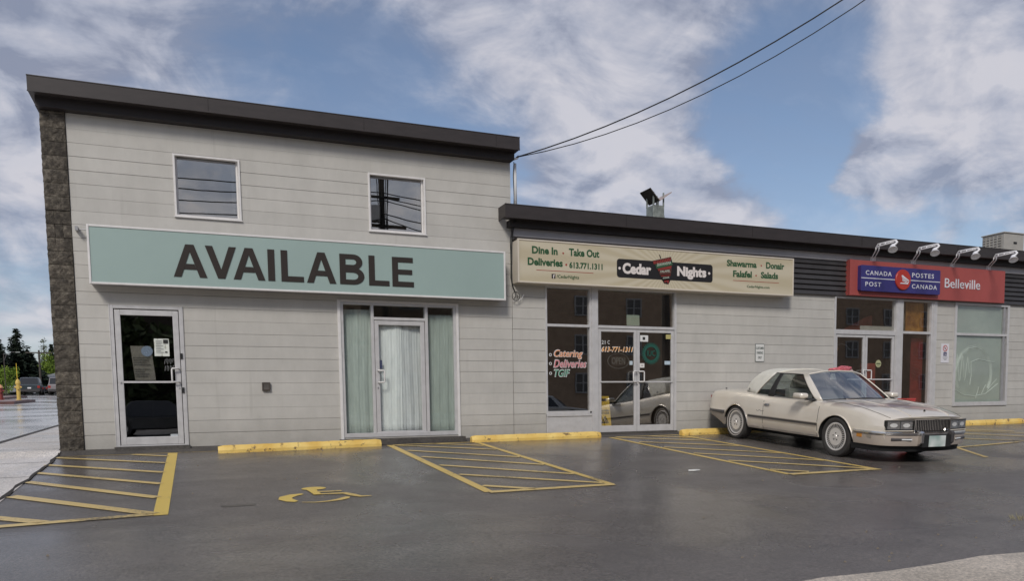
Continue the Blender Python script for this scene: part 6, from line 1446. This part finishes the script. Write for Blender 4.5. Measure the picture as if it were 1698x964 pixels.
def leafy(x, y, h, blobs, label, seed, m, n_=2600, ls=.12, group=None):
    """blobs: (dx, dz, radius) clumps round the stem"""
    z = gz(x, y); rnd = random.Random(seed); t = thing('leafy_tree', label, 'tree', (x, y, z), group)
    b = MB(); b.tube([(x, y, z-.2), (x+.05, y, z+h*.5), (x, y, z+h*.9)], [h*.03, h*.018, .02], 7)
    for dx, dz, r in blobs: b.tube([(x, y, z+dz*.45), (x+dx*.6, y, z+dz*.8), (x+dx, y, z+dz)], [h*.012, h*.008, .01], 5)
    b.build('trunk', M_BARK, t); b = MB(); tw = sum(q[2]**2 for q in blobs)
    for dx, dz, r in blobs:
        cl = [Vector((rnd.gauss(0, 1), rnd.gauss(0, 1), rnd.gauss(0, 1))).normalized()*r*rnd.uniform(.45, 1.) for _ in range(14)]
        for _ in range(int(n_*r*r/tw)):
            c = rnd.choice(cl); p = Vector((x+dx, y, z+dz))+c+Vector((rnd.gauss(0, .28*r), rnd.gauss(0, .28*r), rnd.gauss(0, .22*r)))
            d = Vector((rnd.uniform(-1, 1), rnd.uniform(-1, 1), rnd.uniform(-1, 1))).normalized()*ls*rnd.uniform(.6, 1.4); e = d.cross(Vector((rnd.uniform(-1, 1), rnd.uniform(-1, 1), rnd.uniform(-1, 1)))).normalized()*ls*.5
            b.add([p-d, p+e, p+d, p-e], [(0, 1, 2, 3)])
    b.build('crown', m, t); return t
spruce(-17.9, 96, 8.0, 3.6, 'tallest dark spruce, behind the parked cars left of the utility pole', 11)
spruce(-20.0, 93, 7.6, 3.5, 'brownish dark spruce cut off at the left edge', 12, M_SPR2)
spruce(-17.7, 101, 5.6, 2.4, 'shorter dark spruce filling in right of the tallest one', 13)
spruce(-18.6, 90, 5.0, 3.0, 'low dark spruce in front of the tallest pair', 15)
spruce(-22.6, 97, 8.2, 2.8, 'dark spruce beyond the left edge of the view', 16)
spruce(-18.2, 122, 7.4, 1.0, 'slender dark spire of a spruce near the stone corner', 14)
spruce(-17.0, 123, 5.6, 1.5, 'brownish spruce just left of the stone corner', 17, M_SPR2)
leafy(-16.2, 106, 5.2, [(0, 4.2, 1.0), (-.6, 3.2, 1.2), (.9, 3.0, 1.3), (1.6, 2.2, 1.2), (.2, 2.0, 1.5)], 'bright spring green tree right of the utility pole', 21, M_LF, 5200, .13)
leafy(-14.9, 72, 2.8, [(0, 1.9, .8), (-.6, 1.2, .8), (.5, 1.1, .7), (.9, 2.3, .5)], 'bright green young tree at the left edge behind the silver saloon', 22, M_LF, 2600, .10)
leafy(-22.3, 142, 9.6, [(0, 9.0, .45), (0, 7.9, .55), (0, 6.8, .7), (.1, 5.6, .9), (.2, 4.4, 1.2)], 'tall thin poplar rising above the other trees near the stone corner', 23, M_LF2, 1500, .11)
spruce(-20.6, 100, 6.8, 2.6, 'dark spruce filling between the brownish one and the tallest', 32)
spruce(-18.9, 101, 6.2, 2.4, 'dark spruce hidden mostly behind the tallest', 33)
spruce(-19.2, 92, 6.6, 2.8, 'mid height dark spruce between the two tallest at the left', 34)
spruce(-16.8, 98, 5.0, 2.5, 'low dark spruce just left of the utility pole', 35)
leafy(-19.8, 118, 4.0, [(-1, 2.6, 1.2), (1, 2.8, 1.3), (3, 2.4, 1.2), (5, 2.2, 1.2)], 'dull olive shrubs low behind the grey building', 24, M_LF2, 2600, .14)
# far wood closing the view behind
rnd = random.Random(9); b = MB()
for _ in range(5200):
    x = rnd.uniform(-120, 10); y = 150+rnd.uniform(-5, 12); hh = 2.2+1.6*math.sin(x*.21)+1.1*math.sin(x*.53+1); p = Vector((x, y, gz(x, y)+rnd.random()**.8*max(1, hh))); s = rnd.uniform(.35, .8)
    d = Vector((rnd.uniform(-1, 1), rnd.uniform(-1, 1), rnd.uniform(-1, 1))).normalized()*s; e = d.cross(Vector((rnd.uniform(-1, 1), .3, rnd.uniform(-1, 1)))).normalized()*s*.6; b.add([p-d, p+e, p+d, p-e], [(0, 1, 2, 3)])
tag(b.build('far_wood', M_SPR2), 'far dark wood closing off the street', 'wood', kind='stuff')

# ------------------------------------------------------------------ the other side of the road, seen in the shop glass
bb = thing('apartment_building', 'brown brick apartment block with white windows across the road, mirrored in the shop glass', 'building', (38, -50, .05))
M_BRB = mat('brown_brick', (.42, .29, .19), .9, var=.15, vscale=1.5)
b = MB(); b.box(14, 78, -66, -46, 0, 12.2); b.build('wall', M_BRB, bb)
b = MB(); b.box(13.6, 78.4, -66.4, -45.6, 12.2, 12.7); b.build('roof', M_FASC2, bb)
b = MB(); b.box(-40, 13, -64, -50, 0, 9); b.box(-40.4, 13.4, -64.4, -49.6, 9, 9.5); b.build('added_wing', mat('dark_brick', (.075, .055, .04), .9, var=.3, vscale=.8), bb)  # unseen wing added so the left door glass mirrors brown instead of sky
gl = mat('far_pane', (.10, .09, .08), .35)
wm = None
for i in range(12):
    for j in range(3):
        x = 17+i*5.1; zz = 1.6+j*3.3
        b = MB(); frame_ring(b, 0, 1.6, 0, 1.7, .12, 0, .1); b.box(.74, .86, 0, .1, .12, 1.58); b.box(.12, .74, .02, .08, .8, .88); b.box(.86, 1.48, .02, .08, .8, .88)
        if wm is None: wm = b.mesh('window', mat('far_window_frame', (.42, .40, .37), .6)); p_ = MB(); p_.box(.1, 1.5, .0, .04, .1, 1.6); pm = p_.mesh('pane', gl)
        o = bpy.data.objects.new('window', wm); COL.objects.link(o); o.location = (x-38, -45.99+50, zz-.05); o.parent = bb
        o2 = bpy.data.objects.new('pane', pm); COL.objects.link(o2); o2.parent = o
simple_car('parked_car', 'black saloon across the road, mirrored in the left glass door', 'car', .6, -21.5, 88, (.015, .016, .018), 'sedan', None, L=4.7, H=1.45)
simple_car('parked_car', 'dark estate car across the road, mirrored in the restaurant doors', 'car', 25.5, -22, 90, (.035, .033, .03), 'suv', None, L=4.8, H=1.7)
simple_car('parked_car', 'pale saloon across the road, mirrored in the restaurant window', 'car', 19.3, -23.5, 60, (.45, .45, .43), 'sedan', None, L=4.5, H=1.45)
pt = pole(11.0, -25, 13.6, 'tall utility pole across the road, mirrored in the right upstairs window', r=.19)
b = MB(); b.box(10.0, 12.2, -25.08, -24.96, 9.6, 9.75); b.box(10.3, 11.9, -25.08, -24.96, 11.0, 11.12); b.build('crossarm', MATS['old_wood'], pt)
b = MB()
for k in range(7): b.tube([(10.75+.09*k, -24.9, 8.2-.2*k), (10.8+.07*k, -24.85, 10.2), (10.7+.1*k, -24.9, 12.3)], .022, 5)
b.tube([(11.3, -24.8, 4), (11.15, -24.8, 9), (11.3, -24.8, 12)], .03, 5); b.build('riser_cables', M_BLACK, pt)
b = MB(); b.lathe([(.25, 0), (.25, .75), (0, .8)], (10.6, -24.8, 9.8), 'z', 14); b.build('transformer', M_ALUD, pt)
for i, (z, sag, y) in enumerate(((11.3, .35, -25), (11.0, .6, -24.8), (10.8, 1.0, -24.6), (10.2, .9, -24.8), (9.9, 1.7, -24.5))):
    b = MB(); b.tube([(11.0+dx, y, z+(-.9+.15*i if dx > 0 else .2)*min(1, abs(dx)/14)-sag*(1-((abs(dx)-14)/14)**2)) for dx in [k*1.0 for k in range(-24, 25)]], .028, 5); o = b.build('overhead_wire', M_BLACK); tag(o, ['topmost', 'second highest', 'middle', 'second lowest', 'lowest'][i]+' of the street wires across the road, mirrored in the upstairs windows', 'wire', 'street wires mirrored upstairs')
pole(17.6, -9.85, 13.2, 'utility pole at the lot edge outside the view, carrying the two service wires', r=.16)
for i, (x, y, h) in enumerate(((-9, -44, 8), (-3, -46, 9), (3, -45, 7.5), (8.5, -47, 8.5), (-15, -45, 9), (12, -43, 5))):
    leafy(x, y, h, [(0, h*.75, 2.0), (-1.5, h*.5, 2.2), (1.6, h*.55, 2.2), (0, h*.3, 2.4)], ['tall', 'tallest', 'shorter', 'broad', 'leftmost', 'lowest'][i]+' dark tree across the road, behind the camera, mirrored in the left glass door', 40+i, M_LF2, 1500, .4, 'trees across the road')
